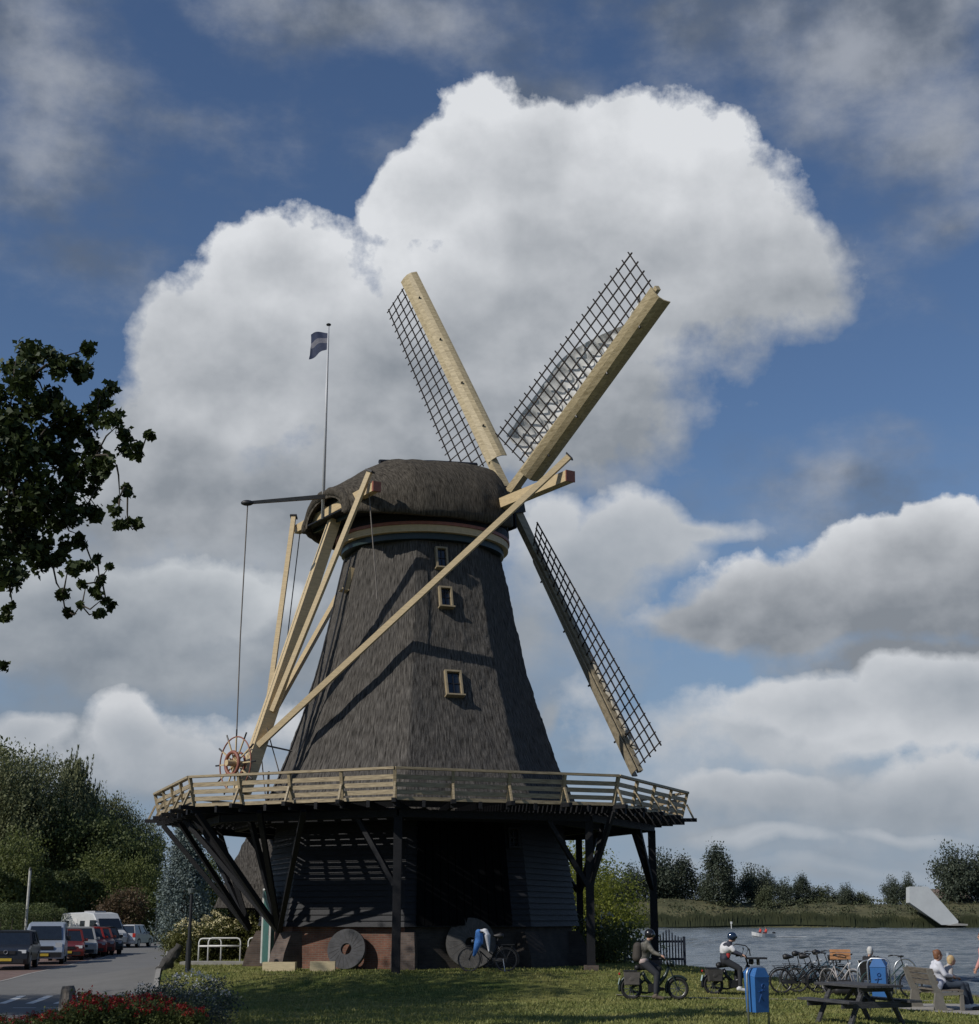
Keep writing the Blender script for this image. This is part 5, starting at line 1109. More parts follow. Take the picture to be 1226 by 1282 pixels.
for x in (a_.x - fb.x, b_.x - fb.x): mb = MB(); mb.beam((x, .06, -.1), (x, .06, 1.25), .10, .10, up=(0, 1, 0)); mb.build('post', navy, fn)
blue_m = mat('bin_blue', (.03, .125, .34), .45, .12, 3); blue_d = mat('bin_logo', (.012, .06, .20), .5)
def bin_(px, Y, label, rz):
    o = thing('litter_bin', label, 'litter bin', tuple(gpt(px, Y)), rz, 'blue litter bins'); mb = MB()
    # body: box tapered with sloped top; front frame of steel tube
    w_, d_ = .34, .34; b0, b1 = .32, 1.02
    lo = [Vector((-w_ / 2 * .9, -d_ / 2 * .85, b0)), Vector((w_ / 2 * .9, -d_ / 2 * .85, b0)), Vector((w_ / 2 * .9, d_ / 2 * .85, b0)), Vector((-w_ / 2 * .9, d_ / 2 * .85, b0))]
    up = [Vector((-w_ / 2, -d_ / 2, b1 - .06)), Vector((w_ / 2, -d_ / 2, b1 - .06)), Vector((w_ / 2, d_ / 2, b1 + .02)), Vector((-w_ / 2, d_ / 2, b1 + .02))]
    mb.loft([lo, up]); mb.build('body', blue_m, o)
    lid = [v + Vector((0, 0, .001)) for v in up]; mid = Vector((0, 0, b1 + .14)); mb = MB(); L2 = [Vector((v.x * 1.06, v.y * 1.06, v.z)) for v in lid]; L3 = [Vector((v.x * .55, v.y * .9, b1 + .11)) for v in lid]; mb.loft([L2, L3]); mb.build('lid', blue_m, o)
    mb = MB(); r = .24
    mb.tube([(-r, -.02, -.1), (-r, -.02, 1.02), (-r + .03, -.02, 1.10), (-r + .10, -.02, 1.14), (r - .10, -.02, 1.14), (r - .03, -.02, 1.10), (r, -.02, 1.02), (r, -.02, -.1)], .022, 8); mb.build('frame', steel, o, smooth=True)
    # figure-like mark on the front: simple strokes
    mb = MB(); y = -d_ / 2 * .93 - .012
    mb.ring((0.02, y, .80), .035, .012, (0, 1, 0), 16, 4); mb.tube([(.0, y, .74), (-.03, y + .01, .62), (.05, y + .015, .52)], .014, 5); mb.tube([(-.08, y, .70), (.07, y + .003, .72)], .012, 5); mb.tube([(-.03, y + .01, .62), (-.08, y + .02, .50)], .014, 5); mb.build('emblem', blue_d, o); return o
bin_(950, 29.9, 'nearer blue litter bin in a steel hoop, left of the picnic table', R(28)); bin_(1104, 34.4, 'farther blue litter bin standing behind the picnic table', R(-22))
# picnic table
pt = thing('picnic_table', 'weathered black wooden picnic table with attached benches', 'picnic table', tuple(gpt(1077, 31.2)), R(20)); pw_ = mat('dark_table_wood', (.035, .036, .040), .75, .4, 3, .4, 16, stretch=(1, 10, 1), col2=(.075, .075, .08))
Lh = .95
for i in range(5): mb = MB(); mb.box((-.34 + .17 * i, 0, .74), (.155, 2 * Lh, .045)); mb.build('tabletop_plank', pw_, pt)
for sg in (-1, 1):
    for j in range(2): mb = MB(); mb.box((sg * (.62 + .15 * j), 0, .45), (.14, 2 * Lh, .045)); mb.build('bench_plank', pw_, pt)
    mb = MB(); mb.beam((-.80, sg * .62, .385), (.80, sg * .62, .385), .045, .12); mb.build('seat_beam', pw_, pt); mb = MB(); mb.beam((-.40, sg * .62, .68), (.40, sg * .62, .68), .045, .10); mb.build('top_beam', pw_, pt)
    for s2 in (-1, 1): mb = MB(); mb.beam((s2 * .62, sg * .575, -.02), (s2 * .26, sg * .575, .70), .045, .13, up=(0, 1, 0), w2=.045, h2=.13); mb.build('leg', pw_, pt)
    mb = MB(); mb.beam((0, sg * .58, .34), (0, sg * .10, .70), .045, .07, up=(1, 0, 0)); mb.build('diagonal_brace', pw_, pt)
# bench: concrete ends, wooden slats; long axis local y, faces +x
def bench(loc, rz, label, L__=1.65):
    o = thing('park_bench', label, 'bench', tuple(loc), rz); cm = mat('bench_concrete', (.16, .15, .13), .9, .2, 5, .2, 30); wmm = mat('bench_wood', (.12, .10, .08), .8, .35, 3, .2, 14, stretch=(1, 8, 1), col2=(.20, .175, .145))
    for y in (-L__ / 2, L__ / 2):
        mb = MB(); poly = [(-.02, 0), (.22, 0), (.16, .22), (.20, .34), (.50, .36), (.52, .0), (.60, .0), (.60, .44), (.10, .44), (.02, .55), (-.10, .90), (-.20, .90), (-.12, .55), (-.10, .30)]
        # split in convex-ish pieces to stay clean
        mb.prism([(-.10, 0), (.20, 0), (.12, .22), (.10, .40), (-.06, .40), (-.10, .2)], (0, y, 0), (1, 0, 0), (0, 0, 1), .09); mb.prism([(-.06, .402), (.10, .402), (.0, .60), (-.12, .92), (-.22, .90), (-.14, .6)], (0, y, 0), (1, 0, 0), (0, 0, 1), .09)
        mb.prism([(.102, .33), (.56, .36), (.58, .42), (.102, .40)], (0, y, 0), (1, 0, 0), (0, 0, 1), .085); mb.prism([(.50, 0), (.58, 0), (.58, .355), (.50, .352)], (0, y, 0), (1, 0, 0), (0, 0, 1), .085); mb.build('end_support', cm, o)
    for x in (.14, .27, .40, .53): mb = MB(); mb.box((x, 0, .442), (.105, L__ + .1, .04)); mb.build('seat_slat', wmm, o)
    for x, z in ((-.035, .60), (-.085, .73), (-.135, .86)): mb = MB(); mb.box((x + .04, 0, z), (.035, L__ + .1, .115), Matrix.Rotation(-.33, 3, 'Y')); mb.build('back_slat', wmm, o)
    return o
BP = (G(1146, 1261) + G(1176, 1266)) / 2; BD = G(1176, 1266) - G(1146, 1261); bench(BP, atan2(BD.x, -BD.y), 'wooden slatted bench with concrete ends facing the river', BD.length)
BD = G(1176, 1266) - G(1146, 1261)
def hoop(px, py, w, h_, label, rz=0.): 
    o = thing('steel_hoop', label, 'steel hoop', tuple(G(px, py)), rz, 'steel ladder hoops on the quay'); mb = MB(); r = w / 2
    mb.tube([(-r, 0, -.3), (-r, 0, h_ - r)] + [(-r * cos(a), 0, h_ - r + r * sin(a)) for a in np.linspace(.3, pi - .3, 7)] + [(r, 0, h_ - r), (r, 0, -.3)], .025, 8); mb.build('tube', steel, o, smooth=True); return o
hoop(1136, 1247, .62, 1.0, 'round topped steel hoop behind the bench'); hoop(1089, 1250, .56, .98, 'steel hoop rail beside the person seated in black')
mb = MB(); mb.tube([(0, 0, -.6), (0, 0, 1.15)], .05, 10); o = mb.build('mooring_post', mat('pale_steel', (.34, .38, .42), .4, .1, metal=.4), loc=G(1191, 1246), smooth=True); tag(o, 'slim pale steel post on the quay behind the seated women', 'post')
# white concrete ramp far away
rp = thing('white_ramp', 'large white sloping concrete structure on the far shore', 'structure wall', tuple(at(1168, 1157, 352))); rp['category'] = 'concrete ramp'
A = [at(a, b, 352) - Vector(rp.location) for a, b in ((1139, 1110), (1162, 1110), (1200, 1153), (1200, 1158), (1179, 1158), (1139, 1130))]
mb = MB(); mb.loft([[v + Vector((0, 0, 0)) for v in A], [v + Vector((3, 14, 0)) for v in A]]); mb.build('sloping_wall', mat('white_concrete', (.48, .50, .50), .8, .08, .3, coord='Object'), rp)
mb = MB(); q = [at(a, b, 351.8) - Vector(rp.location) for a, b in ((1199, 1156), (1212, 1157), (1212, 1159), (1185, 1159))]; mb.loft([q, [v + Vector((0, 8, 0)) for v in q]]); mb.build('footing', kerb_m, rp)
# far house roof
fh = thing('far_house', 'small house roof showing behind the dyke right of the white ramp', 'house', tuple(at(1184, 1126, 395))); mb = MB()
for nm_, pp, m_ in (('wall', [(-5, -5, -3), (5, -5, -3), (5, 5, -3), (-5, 5, -3)], mat('far_wall', (.3, .27, .24), .9)),):
    mb.loft([[Vector(v) for v in pp], [Vector((v[0], v[1], 0)) for v in pp]]); mb.build(nm_, m_, fh)
mb = MB(); mb.loft([[Vector((-5.6, -5.6, .01)), Vector((5.6, -5.6, .01)), Vector((5.6, 5.6, .01)), Vector((-5.6, 5.6, .01))], [Vector((-4, -.1, 2.6)), Vector((4, -.1, 2.6)), Vector((4, .1, 2.6)), Vector((-4, .1, 2.6))]]); mb.build('roof', mat('far_roof', (.16, .12, .10), .9), fh)
# channel marker
o = thing('channel_marker', 'small white marker standing at the edge of the far reeds', 'marker', tuple(at(916, 1163, 340))); mb = MB(); mb.tube([(0, 0, -.5), (0, 0, 1.05)], .09, 8); mb.build('pole', white_m, o); mb = MB(); mb.box((0, 0, 1.3), (.4, .12, .5)); mb.build('board', white_m, o)
# boat with wake
bY = 205; bo = thing('motorboat', 'small white open motorboat carrying two people in red', 'boat', (at(955, 1174, bY).x, bY, -.6), R(200)); mb = MB(); rg = []
for s_ in np.linspace(-1.6, 1.6, 9):
    w_ = .75 * (1 - max(0, s_ / 1.6) ** 2.2 * .95); rise = .25 * max(0, s_ / 1.6) ** 2; rg.append([Vector((s_, -w_, .45 + rise)), Vector((s_, -w_ * .8, .0 + rise)), Vector((s_, 0, -.2 + rise)), Vector((s_, w_ * .8, 0 + rise)), Vector((s_, w_, .45 + rise))])
mb.loft(rg); mb.build('hull', white_m, bo); mb = MB(); mb.box((-1.75, 0, .35), (.3, .3, .6)); mb.build('outboard_motor', black_m, bo); mb = MB(); mb.box((.0, 0, .48), (.3, 1.1, .06)); mb.build('thwart', redpaint, bo)
mb = MB(); n_ = 30
for i in range(n_): f = i / n_; a = .8 + 4 * f; mb.add([(a, -.25 - f * .5, .02), (a + .17, -.25 - f * .5, .02), (a + .17, .25 + f * .5, .05), (a, .25 + f * .5, .05)], [(0, 1, 2, 3)])
wk = mb.build('wake', white_m, loc=(bo.location.x + 1.0, bY - .4, -.58)); tag(wk, 'short white wake trailing behind the motorboat', 'wake', kind='stuff')
# ================================================================ PEOPLE, BICYCLES, MOPEDS
skin_m = mat('skin', (.42, .24, .17), .55, .08, 5, coord='Object')
def blob(name, caps, m, parent=None, vox=.014, ells=(), noise_a=0., loc=None, smooth_it=4):
    mb = MB()
    for p, q, r1, r2 in caps: mb.cap(p, q, r1, r2, 12)
    for c_, r_ in ells: mb.ell(c_, r_, 14, 9)
    if noise_a: mb.v = [tuple(Vector(v) + noise.noise_vector(Vector(v) * 9) * noise_a) for v in mb.v]
    o = mb.build(name, m, parent, smooth=True, loc=loc)
    rm = o.modifiers.new('remesh', 'REMESH'); rm.mode = 'VOXEL'; rm.voxel_size = vox; rm.use_smooth_shade = True
    s_ = o.modifiers.new('smooth', 'SMOOTH'); s_.factor = .5; s_.iterations = smooth_it
    return o
V = Vector
def hand_caps(wr, d, up, r=.0095, curl=.6):
    """wrist, direction of hand, back-of-hand normal"""
    d = V(d).normalized(); up = V(up); side = d.cross(up).normalized(); up = side.cross(d).normalized(); c_ = []
    pc = V(wr) + d * .045; c_.append((V(wr), pc + d * .02, .024, .030))
    for i, (o_, ln) in enumerate(((-.030, .066), (-.010, .075), (.010, .070), (.029, .055))):
        b = pc + d * .035 + side * o_; m1 = b + (d * cos(curl * .5) - up * sin(curl * .5)) * ln * .5; m2 = m1 + (d * cos(curl * 1.5) - up * sin(curl * 1.5)) * ln * .5
        c_ += [(b, m1, r, r * .95), (m1, m2, r * .95, r * .8)]
    tb = pc - side * .028 - d * .02; t1 = tb + (d * .6 - side * .6 - up * .35).normalized() * .035; t2 = t1 + (d * .8 - up * .5).normalized() * .028
    c_ += [(tb, t1, .012, .011), (t1, t2, .011, .009)]; return c_
def person(label, loc, rz, J, top, legs, shoe, hair=None, helmet=None, group=None, vox=.011, sleeve=1., skirt=None, fingers=True, hair_extra=(), torso_w=1., stripes=None, scale=1., look=0.):
    o = thing('person', label, 'person', tuple(loc), rz, group); o.scale = (scale,) * 3
    g = {k: V(v) for k, v in J.items()}
    pel, che, nek, hd = g['pelvis'], g['chest'], g['neck'], g['head']
    cp_, el = [], []
    cp_ += [(pel + V((0, .07, 0)), pel + V((0, -.07, 0)), .11, .11), (pel, che, .12, .13), (che + V((0, .08, .03)), che + V((0, -.08, .03)), .11, .11), (che, nek, .10, .055), (nek, hd - V((0, 0, .05)), .052, .055)]
    fx = V((cos(look), sin(look), 0)); fy = V((-sin(look), cos(look), 0))
    el += [(hd, (.092, .074, .118)), (hd + V((0, 0, -.045)) + fx * .03, (.06, .055, .07)), (hd + fx * .098 - V((0, 0, .012)), (.016, .013, .022)), (hd + fy * .076, (.018, .010, .03)), (hd - fy * .076, (.018, .010, .03)), (hd + fx * .078 - V((0, 0, .062)), (.018, .026, .008))]
    sh = []; tr = []; sho = []
    for s_, k in ((1, 'L'), (-1, 'R')):
        S, E_, H_ = g['sh' + k], g['el' + k], g['ha' + k]
        cp_ += [(S, E_, .048, .040), (E_, H_, .040, .026)]
        sh += [(S, E_, .070, .060)] + ([(E_, E_.lerp(H_, .92), .060, .040)] if sleeve > .5 else [])
        if fingers: cp_ += hand_caps(H_, (H_ - E_).normalized() + V((.0, 0, -.15)), (0, 0, 1) if abs((H_ - E_).normalized().z) < .8 else (0, s_, 0))
        else: cp_.append((H_, H_ + (H_ - E_).normalized() * .09, .035, .025))
        hp, kn, an_ = pel + V((0, .085 * s_, -.02)), g['kn' + k], g['an' + k]; toe = g.get('to' + k, an_ + V((.16, 0, -.05)))
        cp_ += [(hp, kn, .088, .058), (kn, an_, .055, .038), (an_ - V((0, 0, .03)), toe, .04, .03)]
        tr += [(hp, kn, .110, .080), (kn, an_ + (kn - an_) * .08, .076, .062)]
        sho.append([(an_ + V((-.05, 0, -.045)), toe, .056, .046), (an_, an_ - V((0, 0, .04)), .056, .056)])
    blob('body', cp_, skin_m, o, vox, el)
    blob('jacket', [(pel + V((0, .07, .04)), pel + V((0, -.07, .04)), .125, .125), (pel + V((0, 0, .05)), che, .138, .150 * torso_w), (che + V((0, .09, .03)), che + V((0, -.09, .03)), .125 * torso_w, .125 * torso_w), (che, nek - V((0, 0, .01)), .11, .068), (che + V((0, 0, .06)), g['shL'], .09, .06), (che + V((0, 0, .06)), g['shR'], .09, .06)] + sh, top, o, vox * 1.3, noise_a=.016)
    blob('trousers', [(pel + V((0, .07, 0)), pel + V((0, -.07, 0)), .122, .122)] + tr, legs, o, vox * 1.3, noise_a=.014)
    for c_ in sho: blob('shoe', c_, shoe, o, vox)
    if hair: blob('hair', [], hair, o, vox, [(hd + V((0, 0, .022)) - fx * .014, (.102, .086, .112)), (hd - fx * .04 - V((0, 0, .03)), (.066, .074, .09))] + [(hd + V(c_), r_) for c_, r_ in hair_extra])
    if helmet:
        mb = MB(); mb.ell(hd + V((0, 0, .035)) - fx * .008, (.130, .112, .122), 24, 14); mb.v = [v for v in mb.v]; hm = mb.build('helmet', helmet, o, smooth=True)
        mb = MB(); mb.ell(hd + fx * .085 + V((0, 0, .02)), (.062, .098, .05), 16, 10); mb.build('visor', glass, hm, smooth=True)
    mb = MB()
    for s_ in (-1, 1):
        m_ = MB(); m_.ell(hd + fx * .084 + fy * .03 * s_ + V((0, 0, .008)), (.012, .013, .010), 8, 6); m_.build('eye', black_m, o, smooth=True)
    return o
rim_dark = mat('rim_dark', (.06, .06, .065), .4, metal=.6)
frame_m = mat('bike_frame', (.018, .020, .024), .4, .2, 6, metal=.3)
def bicycle(label, loc, rz, m=frame_m, lean=0., basket=False, crate=None, group=None, saddle=.98, dutch=True, steer=0.):
    o = thing('bicycle', label, 'bicycle', tuple(loc), rz, group); o.rotation_euler = (lean, 0, rz); r = .345; xr, xf = -.53, .55
    for x in (xr, xf):
        mb = MB(); mb.ring((x, 0, r), r - .018, .019, (0, 1, 0), 36, 6); w_ = mb.build('wheel', tyre, o, smooth=True)
        mb = MB(); mb.ring((x, 0, r), r - .045, .011, (0, 1, 0), 36, 5); mb.cyl((x, -.04, r), (x, .04, r), .022, 10)
        for i in range(18): a = 2 * pi * i / 18; mb.tube([(x + .02 * cos(a), .015 * (-1) ** i, r + .02 * sin(a)), (x + (r - .045) * cos(a), 0, r + (r - .045) * sin(a))], .0028, 4)
        mb.build('rim', rim_dark, w_)
    bb, st, hd, hl = V((-.08, 0, .30)), V((-.25, 0, .78)), V((.36, 0, .88)), V((.40, 0, .72))
    mb = MB(); mb.tube([bb, st], .017, 8); mb.tube([bb, hl if dutch else hl], .019, 8); mb.tube([st - V((-.03, 0, .10)) if not dutch else bb.lerp(st, .35), hd], .017, 8)
    mb.tube([hd, hl], .02, 8); mb.tube([hl, V((.46, .05, .55)), V((xf, .05, r))], .012, 6); mb.tube([hl, V((.46, -.05, .55)), V((xf, -.05, r))], .012, 6)
    for s_ in (-1, 1): mb.tube([bb, (xr, .05 * s_, r)], .011, 6); mb.tube([st, (xr, .05 * s_, r)], .009, 6)
    mb.build('frame', m, o, smooth=True)
    mb = MB(); mb.ring((xr, 0, r), r + .03, .016, (0, 1, 0), 20, 5, a0=-pi * 1.1, a1=-.35); mb.build('mudguard', m, o); mb = MB(); mb.ring((xf, 0, r), r + .03, .014, (0, 1, 0), 16, 5, a0=-pi * 1.1, a1=-.9); mb.build('mudguard', m, o)
    mb = MB(); mb.tube([st, st + V((-.05, 0, saddle - .80))], .013, 6); mb.tube([st + V((-.19, 0, saddle - .76)), st + V((-.10, 0, saddle - .745)), st + V((.06, 0, saddle - .75)), st + V((.12, 0, saddle - .76))], [.065, .085, .035, .02], 8); mb.v = [v for v in mb.v]; mb.build('saddle', trimm, o, smooth=True)
    mb = MB(); mb.tube([hd, hd + V((-.05, 0, .17))], .014, 6); c_ = hd + V((-.05, 0, .18)); mb.tube([c_ + V((-.20, .30, .03)), c_ + V((-.10, .29, .05)), c_ + V((.02, .16, .04)), c_, c_ + V((.02, -.16, .04)), c_ + V((-.10, -.29, .05)), c_ + V((-.20, -.30, .03))], .013, 6)
    mb.tube([c_ + V((-.10, .29, .05)), c_ + V((-.22, .31, .03))], .02, 6); mb.tube([c_ + V((-.10, -.29, .05)), c_ + V((-.22, -.31, .03))], .02, 6); mb.build('handlebar', trimm, o, smooth=True)
    mb = MB(); mb.box((-.58, 0, .76), (.38, .13, .015)); mb.tube([(-.72, .06, .75), (xr, .06, r)], .006, 5); mb.tube([(-.72, -.06, .75), (xr, -.06, r)], .006, 5); mb.tube([(-.40, .06, .75), (xr, .06, r)], .006, 5); mb.build('rear_carrier', trimm, o)
    mb = MB(); mb.ring(bb, .095, .012, (0, 1, 0), 18, 5); mb.box((-.30, -.03, .33), (.46, .03, .12)); mb.tube([bb + V((0, .06, 0)), bb + V((.10, .07, -.14))], .01, 5); mb.tube([bb - V((0, .06, 0)), bb + V((-.10, -.07, .14))], .01, 5); mb.box(bb + V((.10, .12, -.14)), (.09, .09, .02)); mb.box(bb + V((-.10, -.12, .14)), (.09, .09, .02)); mb.build('chain_case', trimm, o)
    mb = MB(); mb.tube([(-.45, .07, .36), (-.52, .16, .01)], .009, 5); mb.build('kickstand', steel, o)
    mb = MB(); mb.cyl((.43, 0, .86), (.49, 0, .86), .04, 12); mb.build('headlight', lampm, o)
    if basket:
        mb = MB(); b0 = V((.58, 0, .98))
        for z in (-.14, -.07, 0, .07): 
            f = 1 + .12 * (z + .14) / .2; mb.tube([b0 + V((a * .15 * f, b__ * .19 * f, z)) for a, b__ in ((-1, -1), (1, -1), (1, 1), (-1, 1))], .006, 4, closed=True)
        for a in np.linspace(-1, 1, 7):
            for s_ in (-1, 1): mb.tube([b0 + V((a * .15, s_ * .19, -.14)), b0 + V((a * .168, s_ * .213, .07))], .004, 4); mb.tube([b0 + V((s_ * .15, a * .19, -.14)), b0 + V((s_ * .168, a * .213, .07))], .004, 4)
        mb.build('basket', trimm, o)
    return o
# bicycle in front of the mill, with clothes hung over the bars
bk = bicycle('black bicycle parked against the mill base, clothes hung over its bars', G(611, 1217), R(180 - 8), lean=R(3))
jb = G(611, 1217); blue_c = mat('blue_cloth', (.05, .17, .46), .85, .25, 6, .3, 18, coord='Object'); white_c = mat('white_cloth', (.55, .56, .60), .85, .15, 6, .3, 18, coord='Object')
o = blob('jacket', [((0, 0, 0), (-.02, -.02, -.25), .10, .11), ((-.02, -.02, -.25), (-.14, -.03, -.62), .12, .06), ((.05, 0, .02), (.06, .0, -.3), .07, .07)], blue_c, None, .02, noise_a=.03, loc=jb + V((-.26, -.12, 1.10))); tag(o, 'blue jacket hanging over the handlebar of the bicycle at the mill', 'jacket')
o = blob('white_cloth', [((0, 0, .02), (.06, 0, -.1), .08, .08), ((.06, 0, -.1), (.10, -.01, -.52), .09, .04), ((-.16, 0, .02), (0, 0, .03), .05, .06)], white_c, None, .02, noise_a=.03, loc=jb + V((-.08, -.13, 1.12))); tag(o, 'white cloth hanging beside the blue jacket on the bicycle', 'cloth')
GBK = 'bicycles parked by the water'
bicycle('black bicycle at the left end of the parked group, saddle to the left', G(1002, 1244), R(2), group=GBK)
bicycle('second parked bicycle, its bars above the first one', G(1012, 1240), R(14), mat('frame_grey', (.06, .065, .07), .4), group=GBK, saddle=1.02)
bicycle('pale blue framed bicycle in the middle of the group with a wire basket', G(1022, 1243), R(-20), mat('frame_blue', (.05, .10, .14), .35), basket=True, group=GBK)
bicycle('dark bicycle behind the others whose bars stand highest', G(1036, 1239), R(24), mat('frame_black2', (.012, .012, .014), .4), basket=True, group=GBK, saddle=1.05)
bd = bicycle('bicycle seen end on beneath the orange wooden crate', G(1054, 1246), R(-62), mat('frame_white', (.35, .33, .33), .4), group=GBK)
bicycle('bicycle mostly hidden behind the far blue bin', G(1118, 1250), R(10), mat('frame_green', (.03, .06, .06), .4), group=GBK)
cr = thing('wooden_crate', 'orange brown wooden crate carried on the end bicycle', 'crate', tuple(V(bd.location) + V((.0, -.1, .99))), R(-10)); om = mat('orange_wood', (.42, .20, .085), .6, .25, 4, .1)
for z in (0.03, .12, .21):
    for s_ in (-1, 1): mb = MB(); mb.box((0, s_ * .17, z), (.56, .018, .07)); mb.build('side_slat', om, cr); mb = MB(); mb.box((s_ * .27, 0, z), (.018, .32, .07)); mb.build('end_slat', om, cr)
mb = MB(); mb.box((0, 0, -.012), (.56, .34, .02)); mb.build('bottom', om, cr)
bag = blob('pannier_bag', [((-.12, 0, .25), (.12, 0, .25), .16, .16), ((-.2, 0, .12), (.22, 0, .1), .15, .15)], mat('black_bag', (.015, .014, .015), .6), None, .025, loc=V(bd.location) + V((.05, -.30, .02))); tag(bag, 'black bag under the orange crate', 'bag')
# ---- mopeds
def moped(label, loc, rz, col, pann):
    o = thing('moped', label, 'moped', tuple(loc), rz, 'mopeds on the grass'); r = .28; xr, xf = -.60, .60
    for x in (xr, xf):
        mb = MB(); mb.ring((x, 0, r), r - .035, .036, (0, 1, 0), 36, 8); w_ = mb.build('wheel', tyre, o, smooth=True)
        mb = MB(); mb.ring((x, 0, r), r - .075, .014, (0, 1, 0), 30, 5); mb.cyl((x, -.05, r), (x, .05, r), .05, 12)
        for i in range(10): a = 2 * pi * i / 10; mb.beam((x, 0, r), (x + (r - .07) * cos(a), 0, r + (r - .07) * sin(a)), .018, .022, up=(0, 1, 0))
        mb.build('rim', mat('dull_alloy', (.14, .14, .14), .4, metal=.6), w_)
    mb = MB(); mb.tube([(.38, 0, .82), (.30, 0, .62), (.12, 0, .40), (-.05, 0, .34)], [.035, .05, .06, .06], 10); mb.tube([(-.05, 0, .34), (-.22, 0, .50), (-.30, 0, .70)], [.05, .05, .04], 10); mb.tube([(-.22, 0, .50), (-.60, .09, .28)], .025, 6); mb.tube([(-.22, 0, .50), (-.60, -.09, .28)], .025, 6); mb.tube([(-.30, .08, .68), (-.60, .09, .30)], .018, 6); mb.tube([(-.30, -.08, .68), (-.60, -.09, .30)], .018, 6); mb.build('frame', col, o, smooth=True)
    mb = MB(); mb.box((-.02, 0, .30), (.30, .20, .20)); mb.cyl((.05, -.13, .27), (.05, .13, .27), .09, 14); mb.tube([(.05, .12, .22), (-.2, .15, .16), (-.65, .15, .20)], [.02, .025, .035], 8); mb.build('engine', mat('engine_dark', (.03, .03, .032), .45, metal=.5), o)
    mb = MB(); mb.ring((xr, 0, r), r + .03, .04, (0, 1, 0), 20, 6, a0=-pi * 1.08, a1=-.4); mb.build('mudguard', col, o, smooth=True); mb = MB(); mb.ring((xf, 0, r), r + .03, .035, (0, 1, 0), 16, 6, a0=-pi * 1.12, a1=-.7); mb.build('mudguard', col, o, smooth=True)
    for s_ in (-1, 1): mb = MB(); mb.tube([(.40, .065 * s_, .80), (.60, .075 * s_, .28)], .018, 6); mb.build('fork_leg', col, o)
    blob('saddle', [((-.42, 0, .80), (-.16, 0, .79), .085, .05), ((-.44, .04, .80), (-.44, -.04, .80), .075, .075)], trimm, o, .02)
    mb = MB(); mb.tube([(.38, 0, .82), (.33, 0, 1.00)], .025, 8); mb.tube([(.16, .34, 1.04), (.26, .28, 1.07), (.33, .12, 1.02), (.33, -.12, 1.02), (.26, -.28, 1.07), (.16, -.34, 1.04)], .014, 8); mb.tube([(.24, .34, 1.045), (.12, .35, 1.03)], .022, 8); mb.tube([(.24, -.34, 1.045), (.12, -.35, 1.03)], .022, 8); mb.build('handlebar', black_m, o, smooth=True)
    for s_ in (-1, 1): mb = MB(); mb.tube([(.28, .26 * s_, 1.06), (.34, .32 * s_, 1.20)], .007, 5); mb.ell((.34, .34 * s_, 1.23), (.015, .055, .04)); mb.build('mirror', black_m, o)
    mb = MB(); mb.cyl((.42, 0, .90), (.52, 0, .89), .075, 16, .085); mb.build('headlight_shell', col, o, smooth=True); mb = MB(); mb.ell((.525, 0, .89), (.025, .075, .075)); mb.build('headlight', lampm, o, smooth=True)
    mb = MB(); mb.box((-.92, 0, .46), (.015, .13, .16), Matrix.Rotation(.25, 3, 'Y')); mb.build('number_plate', mat('plate_pale_blue', (.40, .52, .55), .5, .05), o)
    mb = MB(); mb.ell((-.90, 0, .64), (.03, .05, .035)); mb.build('tail_light', redl, o)
    for s_ in (-1, 1): pb = blob('pannier', [], pann, o, .02, [((-.58, .18 * s_, .53), (.20, .10, .17))], noise_a=.02); mbb = MB(); mbb.loft([[V((-.58 + x_ * .20 * f_, .18 * s_ + y_ * .09, .53 + z_ * .16 * f_)) for x_, z_ in ((-1, -1), (1, -1), (1.05, 1), (-1.05, 1))] for y_, f_ in ((-1, .88), (-.8, 1), (.8, 1), (1, .88))]); mbb.box((-.58, .18 * s_ * 1.25, .62), (.40, .10, .14)); mbb.build('pannier_flap', pann, pb)
    mb = MB(); mb.box((-.62, 0, .72), (.36, .26, .03)); mb.build('rear_carrier', black_m, o)
    mb = MB(); mb.box((.05, .17, .20), (.12, .10, .02)); mb.box((.05, -.17, .20), (.12, .10, .02)); mb.tube([(.05, .2, .2), (.05, -.2, .2)], .012, 6); mb.build('footrest', black_m, o); return o
m1p = G(820, 1246); m2p = G(921, 1246)
moped('green black moped with grey panniers in front of the picket fence', m1p, R(-4), mat('moped_green', (.022, .034, .032), .35, .1, 3, metal=.2), mat('pannier_grey', (.085, .075, .068), .8, .3, 5))
moped('dark moped with worn black panniers half hidden by the near blue bin', m2p, R(2), mat('moped_navy', (.014, .016, .024), .35, .1, 3, metal=.2), mat('pannier_black', (.04, .037, .034), .7, .5, 4))
ride = dict(pelvis=(-.26, 0, .93), chest=(-.20, 0, 1.24), neck=(-.14, 0, 1.42), head=(-.08, 0, 1.56), shL=(-.17, .19, 1.36), shR=(-.17, -.19, 1.36), elL=(.0, .27, 1.14), elR=(.0, -.27, 1.14), haL=(.17, .33, 1.08), haR=(.17, -.33, 1.08),
            knL=(.12, .15, .74), anL=(.06, .19, .30), knR=(.06, -.20, .62), anR=(.02, -.28, .13), toL=(.22, .19, .25), toR=(.19, -.29, .05))
camo = mat('olive_jacket', (.075, .072, .055), .85, .75, 9, .3, 20, coord='Object', col2=(.19, .18, .155)); dark_c = mat('dark_trousers', (.022, .024, .030), .85, .3, 6)
r1 = person('rider in an olive mottled jacket and black helmet astride the green black moped', m1p, R(-4), ride, camo, dark_c, mat('brown_shoe', (.10, .075, .055), .7), helmet=mat('black_helmet', (.012, .012, .014), .25, .1), vox=.0115, look=-.6, torso_w=1.18, scale=1.03)
